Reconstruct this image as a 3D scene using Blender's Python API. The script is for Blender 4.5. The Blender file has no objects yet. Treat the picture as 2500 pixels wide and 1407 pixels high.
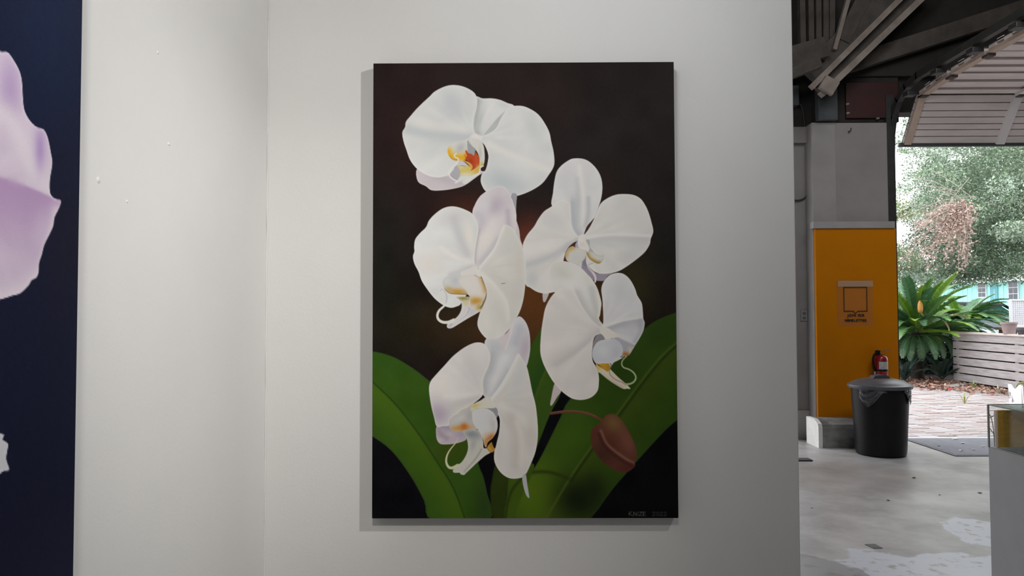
import bpy, bmesh, math, random
import numpy as np
from mathutils import Vector, Matrix

# ------------------------------------------------------------------ camera, world, lights, exposure
SC = bpy.context.scene
COL = SC.collection
F_PX, CX, CY = 1800.0, 1250.0, 703.5
PITCH, YAW, ROLL = math.radians(1.87), math.radians(0.35), math.radians(-0.18)
CAM_LOC = Vector((0.0, 0.0, 1.35))
CAM_ROT = Matrix.Rotation(YAW, 3, 'Z') @ Matrix.Rotation(math.pi / 2 + PITCH, 3, 'X') @ Matrix.Rotation(ROLL, 3, 'Z')
cam_data = bpy.data.cameras.new('camera')
cam = bpy.data.objects.new('camera', cam_data)
COL.objects.link(cam)
cam.matrix_world = Matrix.Translation(CAM_LOC) @ CAM_ROT.to_4x4()
cam_data.sensor_width = 36.0
cam_data.lens = F_PX / 2500.0 * 36.0
cam_data.clip_start = 0.02
cam_data.clip_end = 400
SC.camera = cam

SC.view_settings.view_transform = 'Standard'
SC.view_settings.look = 'None'
SC.view_settings.exposure = 0.0
SC.view_settings.gamma = 1.0
SC.view_settings.use_curve_mapping = False

world = bpy.data.worlds.new('overcast_sky')
SC.world = world
world.use_nodes = True
wn = world.node_tree.nodes
wn['Background'].inputs['Color'].default_value = (0.97, 1.0, 1.04, 1)
wn['Background'].inputs['Strength'].default_value = 3.0


def lamp_spot(name, loc, aim, watts, size_deg, blend, col, radius):
    d = bpy.data.lights.new(name, 'SPOT')
    d.energy = watts
    d.spot_size = math.radians(size_deg)
    d.spot_blend = blend
    d.color = col
    d.shadow_soft_size = radius
    o = bpy.data.objects.new(name, d)
    COL.objects.link(o)
    o.location = loc
    o.rotation_euler = (Vector(aim) - Vector(loc)).to_track_quat('-Z', 'Y').to_euler()
    return o


def lamp_area(name, loc, aim, watts, sx, sy, col):
    d = bpy.data.lights.new(name, 'AREA')
    d.shape = 'RECTANGLE'
    d.size, d.size_y = sx, sy
    d.energy = watts
    d.color = col
    o = bpy.data.objects.new(name, d)
    COL.objects.link(o)
    o.location = loc
    o.rotation_euler = (Vector(aim) - Vector(loc)).to_track_quat('-Z', 'Y').to_euler()
    return o


# gallery track lamps, and added unseen area lights that fill the hall
lamp_spot('track_lamp', (1.32, 0.70, 2.62), (-1.85, 1.32, 1.70), 106, 131, 1.0, (1.0, 0.985, 0.972), 0.022)
lamp_spot('track_lamp', (1.30, 0.66, 2.62), (-0.71, 1.90, 1.34), 95, 34, 1.0, (1.0, 0.972, 0.932), 0.022)
lamp_spot('track_lamp', (-0.05, -0.25, 2.75), (-0.94, 2.08, 1.20), 94, 72, 1.0, (1.0, 0.962, 0.905), 0.09)
lamp_area('hall_fill_light', (-2.5, -3.2, 4.3), (-0.5, 1.6, 1.6), 232, 1.8, 1.8, (0.95, 0.97, 1.0))
lamp_area('hall_fill_light', (3.0, 3.4, 5.0), (3.3, 5.2, 0.0), 75, 1.8, 1.8, (0.97, 0.98, 1.0))

R = random.Random(7)
NR = np.random.RandomState(11)


def P(px, py, Y):
    """photo pixel (2500x1407) -> world point on the plane y = Y"""
    d = CAM_ROT @ Vector(((px - CX) / F_PX, -(py - CY) / F_PX, -1.0))
    return CAM_LOC + d * ((Y - CAM_LOC.y) / d.y)


def PX(px, py, X):
    d = CAM_ROT @ Vector(((px - CX) / F_PX, -(py - CY) / F_PX, -1.0))
    return CAM_LOC + d * ((X - CAM_LOC.x) / d.x)


def PZ(px, py, Z=0.0):
    d = CAM_ROT @ Vector(((px - CX) / F_PX, -(py - CY) / F_PX, -1.0))
    return CAM_LOC + d * ((Z - CAM_LOC.z) / d.z)


# ------------------------------------------------------------------ materials
def lin(c):
    return tuple((v / 255.0 / 12.92) if v / 255.0 <= 0.04045 else ((v / 255.0 + 0.055) / 1.055) ** 2.4 for v in c)


def mat(name, col, rough=0.6, col2=None, nscale=8.0, ndetail=4.0, stretch=(1, 1, 1), bump=0.0, bscale=60.0,
        metal=0.0, spec=0.5, contrast=(0.35, 0.65), attr=None, coat=0.0, sss=0.0):
    m = bpy.data.materials.new(name)
    m.use_nodes = True
    nt = m.node_tree
    b = nt.nodes['Principled BSDF']
    b.inputs['Roughness'].default_value = rough
    b.inputs['Metallic'].default_value = metal
    b.inputs['Specular IOR Level'].default_value = spec
    b.inputs['Coat Weight'].default_value = coat
    b.inputs['Base Color'].default_value = (*col, 1)
    tc = nt.nodes.new('ShaderNodeTexCoord')
    mp = nt.nodes.new('ShaderNodeMapping')
    mp.inputs['Scale'].default_value = stretch
    nt.links.new(tc.outputs['Object'], mp.inputs['Vector'])
    src = None
    if attr:
        a = nt.nodes.new('ShaderNodeAttribute')
        a.attribute_name = attr
        src = a.outputs['Color']
        nt.links.new(src, b.inputs['Base Color'])
    if col2 is not None:
        n = nt.nodes.new('ShaderNodeTexNoise')
        n.inputs['Scale'].default_value = nscale
        n.inputs['Detail'].default_value = ndetail
        n.inputs['Roughness'].default_value = 0.6
        nt.links.new(mp.outputs['Vector'], n.inputs['Vector'])
        r = nt.nodes.new('ShaderNodeMapRange')
        r.inputs['From Min'].default_value, r.inputs['From Max'].default_value = contrast
        nt.links.new(n.outputs['Fac'], r.inputs['Value'])
        x = nt.nodes.new('ShaderNodeMix')
        x.data_type = 'RGBA'
        x.inputs['A'].default_value = (*col, 1)
        x.inputs['B'].default_value = (*col2, 1)
        nt.links.new(r.outputs['Result'], x.inputs['Factor'])
        nt.links.new(x.outputs['Result'], b.inputs['Base Color'])
    if bump > 0:
        n2 = nt.nodes.new('ShaderNodeTexNoise')
        n2.inputs['Scale'].default_value = bscale
        n2.inputs['Detail'].default_value = 3
        nt.links.new(mp.outputs['Vector'], n2.inputs['Vector'])
        bp = nt.nodes.new('ShaderNodeBump')
        bp.inputs['Strength'].default_value = bump
        bp.inputs['Distance'].default_value = 0.004
        nt.links.new(n2.outputs['Fac'], bp.inputs['Height'])
        nt.links.new(bp.outputs['Normal'], b.inputs['Normal'])
    return m


def glass_mat(name, tint, gloss=0.12, diffuse=0.0, dcol=(0.4, 0.5, 0.45)):
    m = bpy.data.materials.new(name)
    m.use_nodes = True
    nt = m.node_tree
    out = nt.nodes['Material Output']
    nt.nodes.remove(nt.nodes['Principled BSDF'])
    t = nt.nodes.new('ShaderNodeBsdfTransparent')
    t.inputs['Color'].default_value = (*tint, 1)
    g = nt.nodes.new('ShaderNodeBsdfGlossy')
    g.inputs['Roughness'].default_value = 0.05
    lw_ = nt.nodes.new('ShaderNodeLayerWeight')
    pw = nt.nodes.new('ShaderNodeMath')
    pw.operation = 'POWER'
    pw.inputs[1].default_value = 5.0
    nt.links.new(lw_.outputs['Facing'], pw.inputs[0])
    fr = nt.nodes.new('ShaderNodeMath')
    fr.operation = 'MULTIPLY_ADD'
    fr.inputs[1].default_value = 0.4
    fr.inputs[2].default_value = 0.025
    nt.links.new(pw.outputs[0], fr.inputs[0])
    mx = nt.nodes.new('ShaderNodeMixShader')
    nt.links.new(fr.outputs[0], mx.inputs['Fac'])
    nt.links.new(t.outputs['BSDF'], mx.inputs[1])
    nt.links.new(g.outputs['BSDF'], mx.inputs[2])
    last = mx
    if diffuse > 0:
        d = nt.nodes.new('ShaderNodeBsdfDiffuse')
        d.inputs['Color'].default_value = (*dcol, 1)
        m2 = nt.nodes.new('ShaderNodeMixShader')
        m2.inputs['Fac'].default_value = diffuse
        nt.links.new(mx.outputs['Shader'], m2.inputs[1])
        nt.links.new(d.outputs['BSDF'], m2.inputs[2])
        last = m2
    nt.links.new(last.outputs['Shader'], out.inputs['Surface'])
    return m


# ------------------------------------------------------------------ mesh builder
ORIGIN = {}


class MB:
    def __init__(s):
        s.v, s.f, s.c = [], [], []

    def add(s, vs, fs, col=None):
        n = len(s.v)
        s.v.extend([tuple(v) for v in vs])
        s.f.extend([tuple(i + n for i in f) for f in fs])
        if col is not None:
            s.c.extend([col] * len(vs))
        return s

    def box(s, a, b, col=None):
        x0, y0, z0 = a
        x1, y1, z1 = b
        vs = [(x0, y0, z0), (x1, y0, z0), (x1, y1, z0), (x0, y1, z0), (x0, y0, z1), (x1, y0, z1), (x1, y1, z1), (x0, y1, z1)]
        return s.add(vs, [(0, 3, 2, 1), (4, 5, 6, 7), (0, 1, 5, 4), (1, 2, 6, 5), (2, 3, 7, 6), (3, 0, 4, 7)], col)

    def bbox(s, a, b, r):
        """box with chamfered edges"""
        bm = bmesh.new()
        bmesh.ops.create_cube(bm, size=1)
        a, b = Vector(a), Vector(b)
        for v in bm.verts:
            v.co = Vector(((v.co.x + .5) * (b.x - a.x) + a.x, (v.co.y + .5) * (b.y - a.y) + a.y, (v.co.z + .5) * (b.z - a.z) + a.z))
        bmesh.ops.bevel(bm, geom=list(bm.edges), offset=r, segments=2, affect='EDGES', profile=0.5)
        bm.verts.index_update()
        s.add([v.co[:] for v in bm.verts], [[v.index for v in f.verts] for f in bm.faces])
        bm.free()
        return s

    def beam(s, p0, p1, w, h, up=(0, 1, 0)):
        """bar from p0 to p1; h along 'up' (made perpendicular), w across"""
        p0, p1 = Vector(p0), Vector(p1)
        d = (p1 - p0).normalized()
        u = Vector(up)
        u = (u - d * u.dot(d)).normalized()
        w_ = d.cross(u) * (w / 2)
        u = u * (h / 2)
        vs = [p0 - w_ - u, p0 + w_ - u, p0 + w_ + u, p0 - w_ + u, p1 - w_ - u, p1 + w_ - u, p1 + w_ + u, p1 - w_ + u]
        return s.add(vs, [(0, 3, 2, 1), (4, 5, 6, 7), (0, 1, 5, 4), (1, 2, 6, 5), (2, 3, 7, 6), (3, 0, 4, 7)])

    def tube(s, pts, r, n=8, cap=True):
        pts = [Vector(p) for p in pts]
        k = len(pts)
        rs = r if hasattr(r, '__len__') else [r] * k
        rings = []
        prev = None
        for i, p in enumerate(pts):
            d = (pts[min(i + 1, k - 1)] - pts[max(i - 1, 0)]).normalized()
            if prev is None:
                a = Vector((0, 0, 1)) if abs(d.z) < 0.9 else Vector((1, 0, 0))
                u = d.cross(a).normalized()
            else:
                u = (prev - d * prev.dot(d)).normalized()
            prev = u
            w = d.cross(u)
            rings.append([p + (u * math.cos(2 * math.pi * j / n) + w * math.sin(2 * math.pi * j / n)) * rs[i] for j in range(n)])
        vs = [v for ring in rings for v in ring]
        fs = [(i * n + j, i * n + (j + 1) % n, (i + 1) * n + (j + 1) % n, (i + 1) * n + j) for i in range(k - 1) for j in range(n)]
        if cap:
            fs.append(tuple(range(n - 1, -1, -1)))
            fs.append(tuple((k - 1) * n + j for j in range(n)))
        return s.add(vs, fs)

    def lathe(s, prof, c=(0, 0, 0), n=32, a0=0.0, a1=2 * math.pi):
        full = abs(a1 - a0 - 2 * math.pi) < 1e-6
        m = n if full else n + 1
        vs = []
        for r, z in prof:
            for j in range(m):
                a = a0 + (a1 - a0) * j / n
                vs.append((c[0] + r * math.cos(a), c[1] + r * math.sin(a), c[2] + z))
        fs = []
        for i in range(len(prof) - 1):
            for j in range(n):
                k = (j + 1) % m
                fs.append((i * m + j, i * m + k, (i + 1) * m + k, (i + 1) * m + j))
        return s.add(vs, fs)

    def prism(s, pts, axis, a, b):
        """polygon pts (2D) extruded along axis 'x','y','z' from a to b"""
        def mk(p, t):
            return {'x': (t, p[0], p[1]), 'y': (p[0], t, p[1]), 'z': (p[0], p[1], t)}[axis]
        n = len(pts)
        vs = [mk(p, a) for p in pts] + [mk(p, b) for p in pts]
        fs = [tuple(range(n - 1, -1, -1)), tuple(range(n, 2 * n))] + [(i, (i + 1) % n, n + (i + 1) % n, n + i) for i in range(n)]
        return s.add(vs, fs)

    def build(s, name, m, parent=None, smooth=False, origin=None):
        me = bpy.data.meshes.new(name)
        if parent is not None:
            o0 = ORIGIN[parent.name]
        elif origin is not None:
            o0 = Vector(origin)
        elif s.v:
            a = np.array(s.v)
            o0 = Vector(((a[:, 0].min() + a[:, 0].max()) / 2, (a[:, 1].min() + a[:, 1].max()) / 2, a[:, 2].min()))
        V = [(v[0] - o0[0], v[1] - o0[1], v[2] - o0[2]) for v in s.v]
        me.from_pydata(V, [], s.f)
        bm = bmesh.new()
        bm.from_mesh(me)
        bmesh.ops.recalc_face_normals(bm, faces=bm.faces)
        bm.to_mesh(me)
        bm.free()
        if s.c:
            at = me.color_attributes.new('tint', 'FLOAT_COLOR', 'POINT')
            arr = np.ones((len(s.v), 4), np.float32)
            arr[:, :3] = np.array(s.c, np.float32)
            at.data.foreach_set('color', arr.ravel())
        if smooth:
            me.polygons.foreach_set('use_smooth', [True] * len(me.polygons))
            if smooth is not True:
                me.set_sharp_from_angle(angle=math.radians(smooth))
        me.materials.append(m)
        o = bpy.data.objects.new(name, me)
        COL.objects.link(o)
        ORIGIN[o.name] = Vector(o0)
        if parent is not None:
            o.parent = parent
        else:
            o.location = o0
        return o


def thing(name, label, cat, loc, group=None, kind=None):
    o = bpy.data.objects.new(name, None)
    COL.objects.link(o)
    o.location = loc
    o.empty_display_size = 0.1
    ORIGIN[o.name] = Vector(loc)
    return tag(o, label, cat, group, kind)


def tag(o, label=None, cat=None, group=None, kind=None):
    if label:
        o['label'] = label
    if cat:
        o['category'] = cat
    if group:
        o['group'] = group
    if kind:
        o['kind'] = kind
    return o


def share(o, parent, loc, rot=None, scale=None):
    """a copy of part o sharing its mesh, placed at world point loc under parent"""
    c = o.copy()
    COL.objects.link(c)
    c.parent = parent
    c.location = Vector(loc) - ORIGIN[parent.name]
    if rot is not None:
        c.rotation_euler = rot
    if scale is not None:
        c.scale = scale
    ORIGIN[c.name] = Vector(loc)
    return c


def struct(name, mb, m, label, cat, smooth=False):
    return tag(mb.build(name, m, smooth=smooth), label, cat, kind='structure')


# shared materials
M = {}
M['wall'] = mat('painted_white_wall', (0.72, 0.715, 0.70), 0.55, (0.70, 0.695, 0.68), 3.0, bump=0.10, bscale=140, spec=0.3)
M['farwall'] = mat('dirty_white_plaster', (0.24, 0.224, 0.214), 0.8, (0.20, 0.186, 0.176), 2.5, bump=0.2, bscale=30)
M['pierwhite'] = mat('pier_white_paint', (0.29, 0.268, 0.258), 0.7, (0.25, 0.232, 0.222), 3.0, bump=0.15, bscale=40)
M['yellow'] = mat('yellow_paint', (0.575, 0.188, 0.0008), 0.6, (0.535, 0.174, 0.0008), 3.0, spec=0.1, bump=0.08, bscale=50)
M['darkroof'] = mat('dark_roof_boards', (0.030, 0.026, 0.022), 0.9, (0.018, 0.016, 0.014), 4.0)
M['wood_old'] = mat('old_grey_timber', (0.30, 0.25, 0.21), 0.85, (0.20, 0.165, 0.14), 6.0, stretch=(1, 1, 1), bump=0.3, bscale=40)
M['wood_dark'] = mat('dark_timber', (0.095, 0.08, 0.068), 0.9, (0.058, 0.048, 0.04), 6.0, bump=0.3, bscale=40)
M['steel_grey'] = mat('grey_steel', (0.07, 0.077, 0.08), 0.6, (0.055, 0.06, 0.063), 9.0)
M['black_metal'] = mat('black_track_steel', (0.022, 0.022, 0.022), 0.5, (0.035, 0.033, 0.03), 12.0)
M['maroon'] = mat('maroon_painted_steel', (0.045, 0.007, 0.005), 0.6, (0.03, 0.005, 0.004), 7.0)
M['black'] = mat('black_plastic', (0.006, 0.006, 0.007), 0.42, (0.008, 0.008, 0.009), 6.0, bump=0.05, bscale=80, spec=0.22)


# ------------------------------------------------------------------ oil painting raster (colour per vertex of the canvas face)
def spline(pts, closed=True, sub=4):
    p = np.array(pts, float)
    n = len(p)
    out = []
    rng = range(n) if closed else range(n - 1)
    for i in rng:
        if closed:
            p0, p1, p2, p3 = p[(i - 1) % n], p[i], p[(i + 1) % n], p[(i + 2) % n]
        else:
            p0, p1, p2, p3 = p[max(i - 1, 0)], p[i], p[i + 1], p[min(i + 2, n - 1)]
        for k in range(sub):
            t = k / sub
            out.append(0.5 * ((2 * p1) + (-p0 + p2) * t + (2 * p0 - 5 * p1 + 4 * p2 - p3) * t * t + (-p0 + 3 * p1 - 3 * p2 + p3) * t ** 3))
    if not closed:
        out.append(p[-1])
    return np.array(out)


def seg_dist(X, Y, a, b):
    d = b - a
    L = max(d @ d, 1e-9)
    t = np.clip(((X - a[0]) * d[0] + (Y - a[1]) * d[1]) / L, 0, 1)
    return np.hypot(X - a[0] - t * d[0], Y - a[1] - t * d[1]), t


def poly_sdf(X, Y, p):
    D = np.full(X.shape, 1e9)
    ins = np.zeros(X.shape, bool)
    n = len(p)
    for i in range(n):
        a, b = p[i], p[(i + 1) % n]
        d, _ = seg_dist(X, Y, a, b)
        D = np.minimum(D, d)
        if a[1] != b[1]:
            c = ((a[1] > Y) != (b[1] > Y)) & (X < (b[0] - a[0]) * (Y - a[1]) / (b[1] - a[1]) + a[0])
            ins ^= c
    return np.where(ins, -D, D)


def vnoise(X, Y, s, seed):
    """cheap smooth value noise, cell s"""
    r = np.random.RandomState(seed)
    T = r.rand(64, 64)
    x, y = X / s, Y / s
    xi, yi = np.floor(x).astype(int), np.floor(y).astype(int)
    fx, fy = x - xi, y - yi
    fx, fy = fx * fx * (3 - 2 * fx), fy * fy * (3 - 2 * fy)
    g = lambda a, b: T[a % 64, b % 64]
    return (g(xi, yi) * (1 - fx) + g(xi + 1, yi) * fx) * (1 - fy) + (g(xi, yi + 1) * (1 - fx) + g(xi + 1, yi + 1) * fx) * fy - 0.5


class Paint:
    def __init__(s, X, Y, base):
        s.X, s.Y = X, Y
        s.C = np.empty(X.shape + (3,))
        s.C[:] = base
        s.crop = (0, 0, 1)
        s.seed = 1

    def use(s, x, y, k):
        s.crop = (x, y, k)

    def T(s, pts):
        x, y, k = s.crop
        return [(x + p[0] / k, y + p[1] / k) for p in pts]

    def win(s, p, pad):
        p = np.array(p)
        m = (s.X > p[:, 0].min() - pad) & (s.X < p[:, 0].max() + pad) & (s.Y > p[:, 1].min() - pad) & (s.Y < p[:, 1].max() + pad)
        r, c = np.where(m.any(1))[0], np.where(m.any(0))[0]
        if len(r) == 0 or len(c) == 0:
            return None
        return slice(r[0], r[-1] + 1), slice(c[0], c[-1] + 1)

    def mods(s, col, X, Y, mods, sd=None):
        for m in mods:
            k = m[0]
            if k == 'g':       # soft blob: centre, radii, angle, colour, strength
                (cx, cy), = s.T([m[1]])
                rx, ry = m[2][0] / s.crop[2], m[2][1] / s.crop[2]
                a = math.radians(m[3])
                u = (X - cx) * math.cos(a) + (Y - cy) * math.sin(a)
                v = -(X - cx) * math.sin(a) + (Y - cy) * math.cos(a)
                w = np.exp(-((u / rx) ** 2 + (v / ry) ** 2)) * m[5]
                c = m[4]
            elif k == 'l':     # soft line: points, width, colour, strength
                q = spline(s.T(m[1]), False, 4)
                D = np.full(X.shape, 1e9)
                for i in range(len(q) - 1):
                    D = np.minimum(D, seg_dist(X, Y, q[i], q[i + 1])[0])
                w = np.exp(-(D / (m[2] / s.crop[2])) ** 2) * m[4]
                c = m[3]
            elif k == 'h':     # one sided soft band: like a fold, only on the left of the line's direction
                q = spline(s.T(m[1]), False, 4)
                D = np.full(X.shape, 1e9)
                S = np.zeros(X.shape)
                for i in range(len(q) - 1):
                    d, _ = seg_dist(X, Y, q[i], q[i + 1])
                    e = q[i + 1] - q[i]
                    sg = e[0] * (Y - q[i][1]) - e[1] * (X - q[i][0])
                    S = np.where(d < D, sg, S)
                    D = np.minimum(D, d)
                side = 1 / (1 + np.exp(np.clip(S / max(1e-6, np.hypot(*(q[-1] - q[0])) / 10), -40, 40)))
                w = np.exp(-(D / (m[2] / s.crop[2])) ** 2) * m[4] * side
                c = m[3]
            elif k == 'rim':   # along the outline: width px, colour, strength
                w = np.exp(-(np.maximum(-sd, 0) / (m[1] * .8)) ** 1.5) * m[3] * .6
                c = m[2]
            elif k == 'ray':   # veins fanning out of a point
                (cx, cy), = s.T([m[1]])
                a = np.arctan2(Y - cy, X - cx)
                rr = np.hypot(X - cx, Y - cy)
                n = vnoise(a * m[2] + 50, rr / 60.0 + 9, 1.0, m[4]) * np.clip(rr / 40, 0, 1)
                col += (n * m[3])[..., None]
                continue
            w = np.clip(w, 0, 1)[..., None]
            col[:] = col * (1 - w) + np.array(c, float) * w

    def shape(s, pts, col, mods=(), soft=1.3, sub=4, alpha=1.0):
        s.seed += 1
        p = spline(s.T(pts), True, sub)
        w = s.win(p, 3)
        if w is None:
            return
        X, Y = s.X[w], s.Y[w]
        sd = poly_sdf(X, Y, p)
        a = np.clip(0.5 - sd / soft, 0, 1)[..., None] * alpha
        c = np.empty(X.shape + (3,))
        c[:] = col
        c += (vnoise(X, Y, 38, s.seed) * 7 + vnoise(X, Y, 14, s.seed + 50) * 3)[..., None]
        s.mods(c, X, Y, mods, sd)
        s.C[w] = s.C[w] * (1 - a) + c * a

    def stroke(s, pts, width, col, alpha=1.0, soft=1.2, taper=(1, 1)):
        q = spline(s.T(pts), False, 6)
        wv = width / s.crop[2] / 2
        w = s.win(q, wv + 4)
        if w is None:
            return
        X, Y = s.X[w], s.Y[w]
        D = np.full(X.shape, 1e9)
        n = len(q) - 1
        for i in range(n):
            d, t = seg_dist(X, Y, q[i], q[i + 1])
            f = (i + t) / n
            D = np.minimum(D, d - wv * (taper[0] * (1 - f) + taper[1] * f))
        a = np.clip(0.5 - D / soft, 0, 1)[..., None] * alpha
        s.C[w] = s.C[w] * (1 - a) + np.array(col, float) * a

    def wash(s, mods):
        s.mods(s.C, s.X, s.Y, mods)


W_ = (229, 230, 228)      # the painter's white
G_ = (206, 208, 210)      # cool petal grey
LV = (208, 198, 207)      # lavender shade


def paint_orchids(X, Y):
    p = Paint(X, Y, (30, 21, 20))
    # ---- ground
    p.wash([('g', (1500, 330), (230, 230), 0, (31, 28, 26), 1.0), ('g', (1010, 330), (130, 180), 0, (42, 21, 21), .9),
            ('g', (1290, 250), (160, 120), 0, (40, 24, 23), .7), ('g', (930, 700), (70, 260), 0, (27, 28, 22), .9),
            ('g', (1000, 800), (120, 90), 0, (32, 31, 20), .8), ('g', (1145, 515), (70, 45), 0, (72, 38, 25), .9),
            ('g', (1295, 590), (60, 62), 20, (96, 47, 36), 1.0), ('g', (1300, 660), (70, 80), 0, (104, 54, 32), .9),
            ('g', (1300, 760), (90, 110), 0, (104, 62, 30), 1.0), ('g', (1140, 800), (120, 60), 0, (56, 42, 24), .9),
            ('g', (1250, 840), (90, 60), 0, (84, 52, 28), .8), ('g', (1420, 740), (90, 60), 0, (92, 60, 26), 1.0),
            ('g', (1545, 700), (80, 90), 0, (50, 46, 22), .9), ('g', (1630, 620), (60, 160), 0, (34, 33, 29), .8),
            ('g', (1470, 520), (60, 110), 0, (60, 40, 32), .5)])
    yy = np.clip((Y - 930) / 60, 0, 1)[..., None]
    p.C[:] = p.C * (1 - yy) + np.array((11, 11, 15.0)) * yy
    p.C += (vnoise(X, Y, 3, 5) * 4 + vnoise(X, Y, 45, 6) * 8)[..., None]
    # ---- leaves
    g1, g2, g3 = (56, 88, 24), (78, 108, 26), (36, 56, 22)
    p.use(890, 800, 2.7585)
    p.shape([(-120, 168), (30, 172), (120, 188), (200, 215), (290, 265), (370, 320), (440, 375), (560, 450), (700, 700), (770, 935), (800, 1010), (825, 1120), (842, 1300), (460, 1300), (400, 1170), (310, 1010), (180, 840), (30, 730), (-120, 640)],
            g1, [('h', [(700, 1330), (600, 1090), (480, 900), (360, 720), (200, 520), (20, 350)], 160, g2, .75),
                 ('l', [(20, 350), (200, 520), (360, 720), (480, 900), (600, 1090), (690, 1330)], 6, (36, 56, 18), .7),
                 ('g', (600, 830), (120, 90), 0, (70, 78, 20), .6), ('g', (800, 1200), (70, 160), 0, (44, 64, 30), .7),
                 ('rim', 5, (50, 66, 50), .6), ('g', (100, 230), (160, 60), 30, (48, 84, 24), .6)], soft=2.2)
    p.use(1020, 770, 2.931)
    p.shape([(565, 1070), (530, 1190), (520, 1290), (545, 1470), (650, 1470), (640, 1290), (660, 1150)], (48, 62, 18), [('rim', 5, (36, 46, 20), .6)], soft=2)
    p.shape([(660, 1150), (640, 1290), (622, 1470), (760, 1470), (800, 1250), (835, 1080), (760, 1090)], (70, 94, 22),
            [('l', [(760, 1160), (680, 1250), (640, 1360), (625, 1470)], 12, (40, 56, 16), .7), ('rim', 5, (48, 62, 20), .5)], soft=2)
    p.use(1280, 740, 2.559)
    p.shape([(130, 170), (70, 235), (40, 290), (0, 420), (20, 700), (60, 900), (20, 1120), (60, 960), (100, 860), (165, 700), (230, 565), (190, 430)],
            (58, 86, 26), [('l', [(140, 420), (90, 530), (60, 610)], 12, (84, 104, 32), .6), ('h', [(60, 620), (90, 530), (140, 410)], 70, (40, 76, 30), .8)], soft=1.8)
    p.shape([(1110, 40), (985, 66), (860, 110), (752, 178), (500, 400), (285, 615), (225, 730), (120, 940), (20, 1130), (-60, 1400), (340, 1400), (560, 1160), (700, 1003), (880, 810), (985, 720), (1110, 610)],
            (52, 78, 22), [('g', (60, 1200), (200, 300), 0, (92, 118, 26), .9), ('g', (300, 850), (180, 120), -50, (68, 100, 24), .7),
                           ('h', [(955, 265), (850, 360), (720, 520), (580, 710), (420, 910), (280, 1110), (130, 1360)], 150, (74, 86, 26), .55),
                           ('g', (850, 180), (150, 90), -30, (46, 66, 24), .7), ('g', (600, 420), (140, 160), 0, (44, 64, 20), .7),
                           ('g', (340, 1230), (150, 130), 0, (26, 34, 16), 1.0), ('g', (440, 1160), (70, 90), 0, (30, 40, 18), .7),
                           ('l', [(955, 265), (850, 360), (720, 520), (580, 710), (420, 910), (280, 1110), (130, 1360)], 8, (92, 108, 40), .6),
                           ('l', [(965, 272), (862, 368), (732, 528), (592, 718), (432, 918), (292, 1118)], 9, (34, 50, 18), .7),
                           ('l', [(50, 1065), (120, 1062), (190, 1072), (280, 1105)], 12, (48, 60, 20), .8),
                           ('rim', 4, (58, 70, 44), .5)], soft=2.2)
    # bud
    p.stroke([(165, 702), (280, 690), (380, 700), (450, 725), (492, 748)], 17, (104, 66, 48))
    p.stroke([(165, 697), (280, 685), (380, 695), (450, 720)], 6, (138, 96, 78), .7)
    p.shape([(490, 745), (505, 718), (545, 704), (590, 722), (640, 790), (690, 890), (706, 960), (690, 1005), (692, 1030), (640, 1065), (570, 1055), (490, 1000), (430, 920), (415, 840), (430, 790), (465, 768)],
            (96, 56, 43), [('g', (560, 760), (70, 60), 40, (122, 94, 58), .9), ('g', (650, 880), (50, 90), -20, (138, 88, 74), .6),
                            ('g', (480, 960), (70, 80), 30, (70, 44, 36), .8), ('l', [(480, 810), (510, 880), (560, 930), (640, 985), (690, 1010)], 9, (164, 116, 100), .6),
                            ('l', [(468, 830), (500, 900), (552, 950), (630, 1005), (680, 1030)], 12, (64, 36, 32), .6), ('g', (640, 1040), (60, 25), -20, (90, 42, 38), .7)], soft=2.2)
    # signature
    ink = (128, 126, 108)
    for st in ([(655, 1307), (655, 1332)], [(672, 1307), (656, 1320), (680, 1334)], [(684, 1332), (684, 1310), (700, 1332), (700, 1309)], [(710, 1310), (710, 1332)],
               [(718, 1310), (735, 1310), (718, 1332), (737, 1332)], [(757, 1310), (743, 1310), (743, 1332), (758, 1332)], [(743, 1321), (755, 1320)]):
        for a, b in zip(st[:-1], st[1:]):
            p.stroke([a, b], 3.4, ink, .8)
    for x0 in (802, 850, 873):
        p.stroke([(x0, 1315), (x0 + 7, 1309), (x0 + 14, 1314), (x0 + 9, 1324), (x0, 1332)], 3.2, (96, 96, 92), .75)
        p.stroke([(x0, 1332), (x0 + 17, 1332)], 3.2, (96, 96, 92), .75)
    p.stroke([(834, 1310), (826, 1316), (826, 1326), (834, 1332), (843, 1326), (843, 1316), (834, 1310)], 3.2, (96, 96, 92), .75)

    # ---- first flower (top)
    p.use(960, 180, 4.398)
    p.shape([(256, 1030), (262, 1170), (350, 1225), (410, 1268), (520, 1270), (660, 1250), (770, 1215), (880, 1130), (990, 1062), (930, 1030), (600, 990), (400, 990)],
            (214, 205, 209), [('rim', 4, (232, 226, 228), .8), ('g', (520, 1140), (160, 40), 10, (196, 188, 196), .8), ('g', (700, 1200), (70, 40), 0, (202, 192, 197), .6)])
    p.shape([(890, 250), (960, 268), (1060, 268), (1150, 285), (1230, 320), (1300, 350), (1310, 450), (1200, 520), (1120, 600), (1050, 660), (970, 690), (880, 680), (855, 590), (862, 480), (885, 370)],
            W_, [('h', [(893, 300), (868, 480), (862, 590), (885, 665)], 60, (176, 180, 181), .9), ('g', (1010, 420), (30, 200), 32, (240, 237, 233), .7),
                 ('g', (930, 520), (30, 130), 20, (196, 199, 199), .7), ('rim', 4, (240, 238, 236), .8), ('g', (1180, 340), (80, 40), 20, (216, 219, 218), .7)])
    p.shape([(1215, 405), (1140, 465), (1050, 570), (972, 672), (1040, 655), (1115, 590), (1160, 500)], (196, 198, 197), [('g', (1120, 500), (60, 40), -50, (188, 192, 190), .6)], soft=3)
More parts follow.
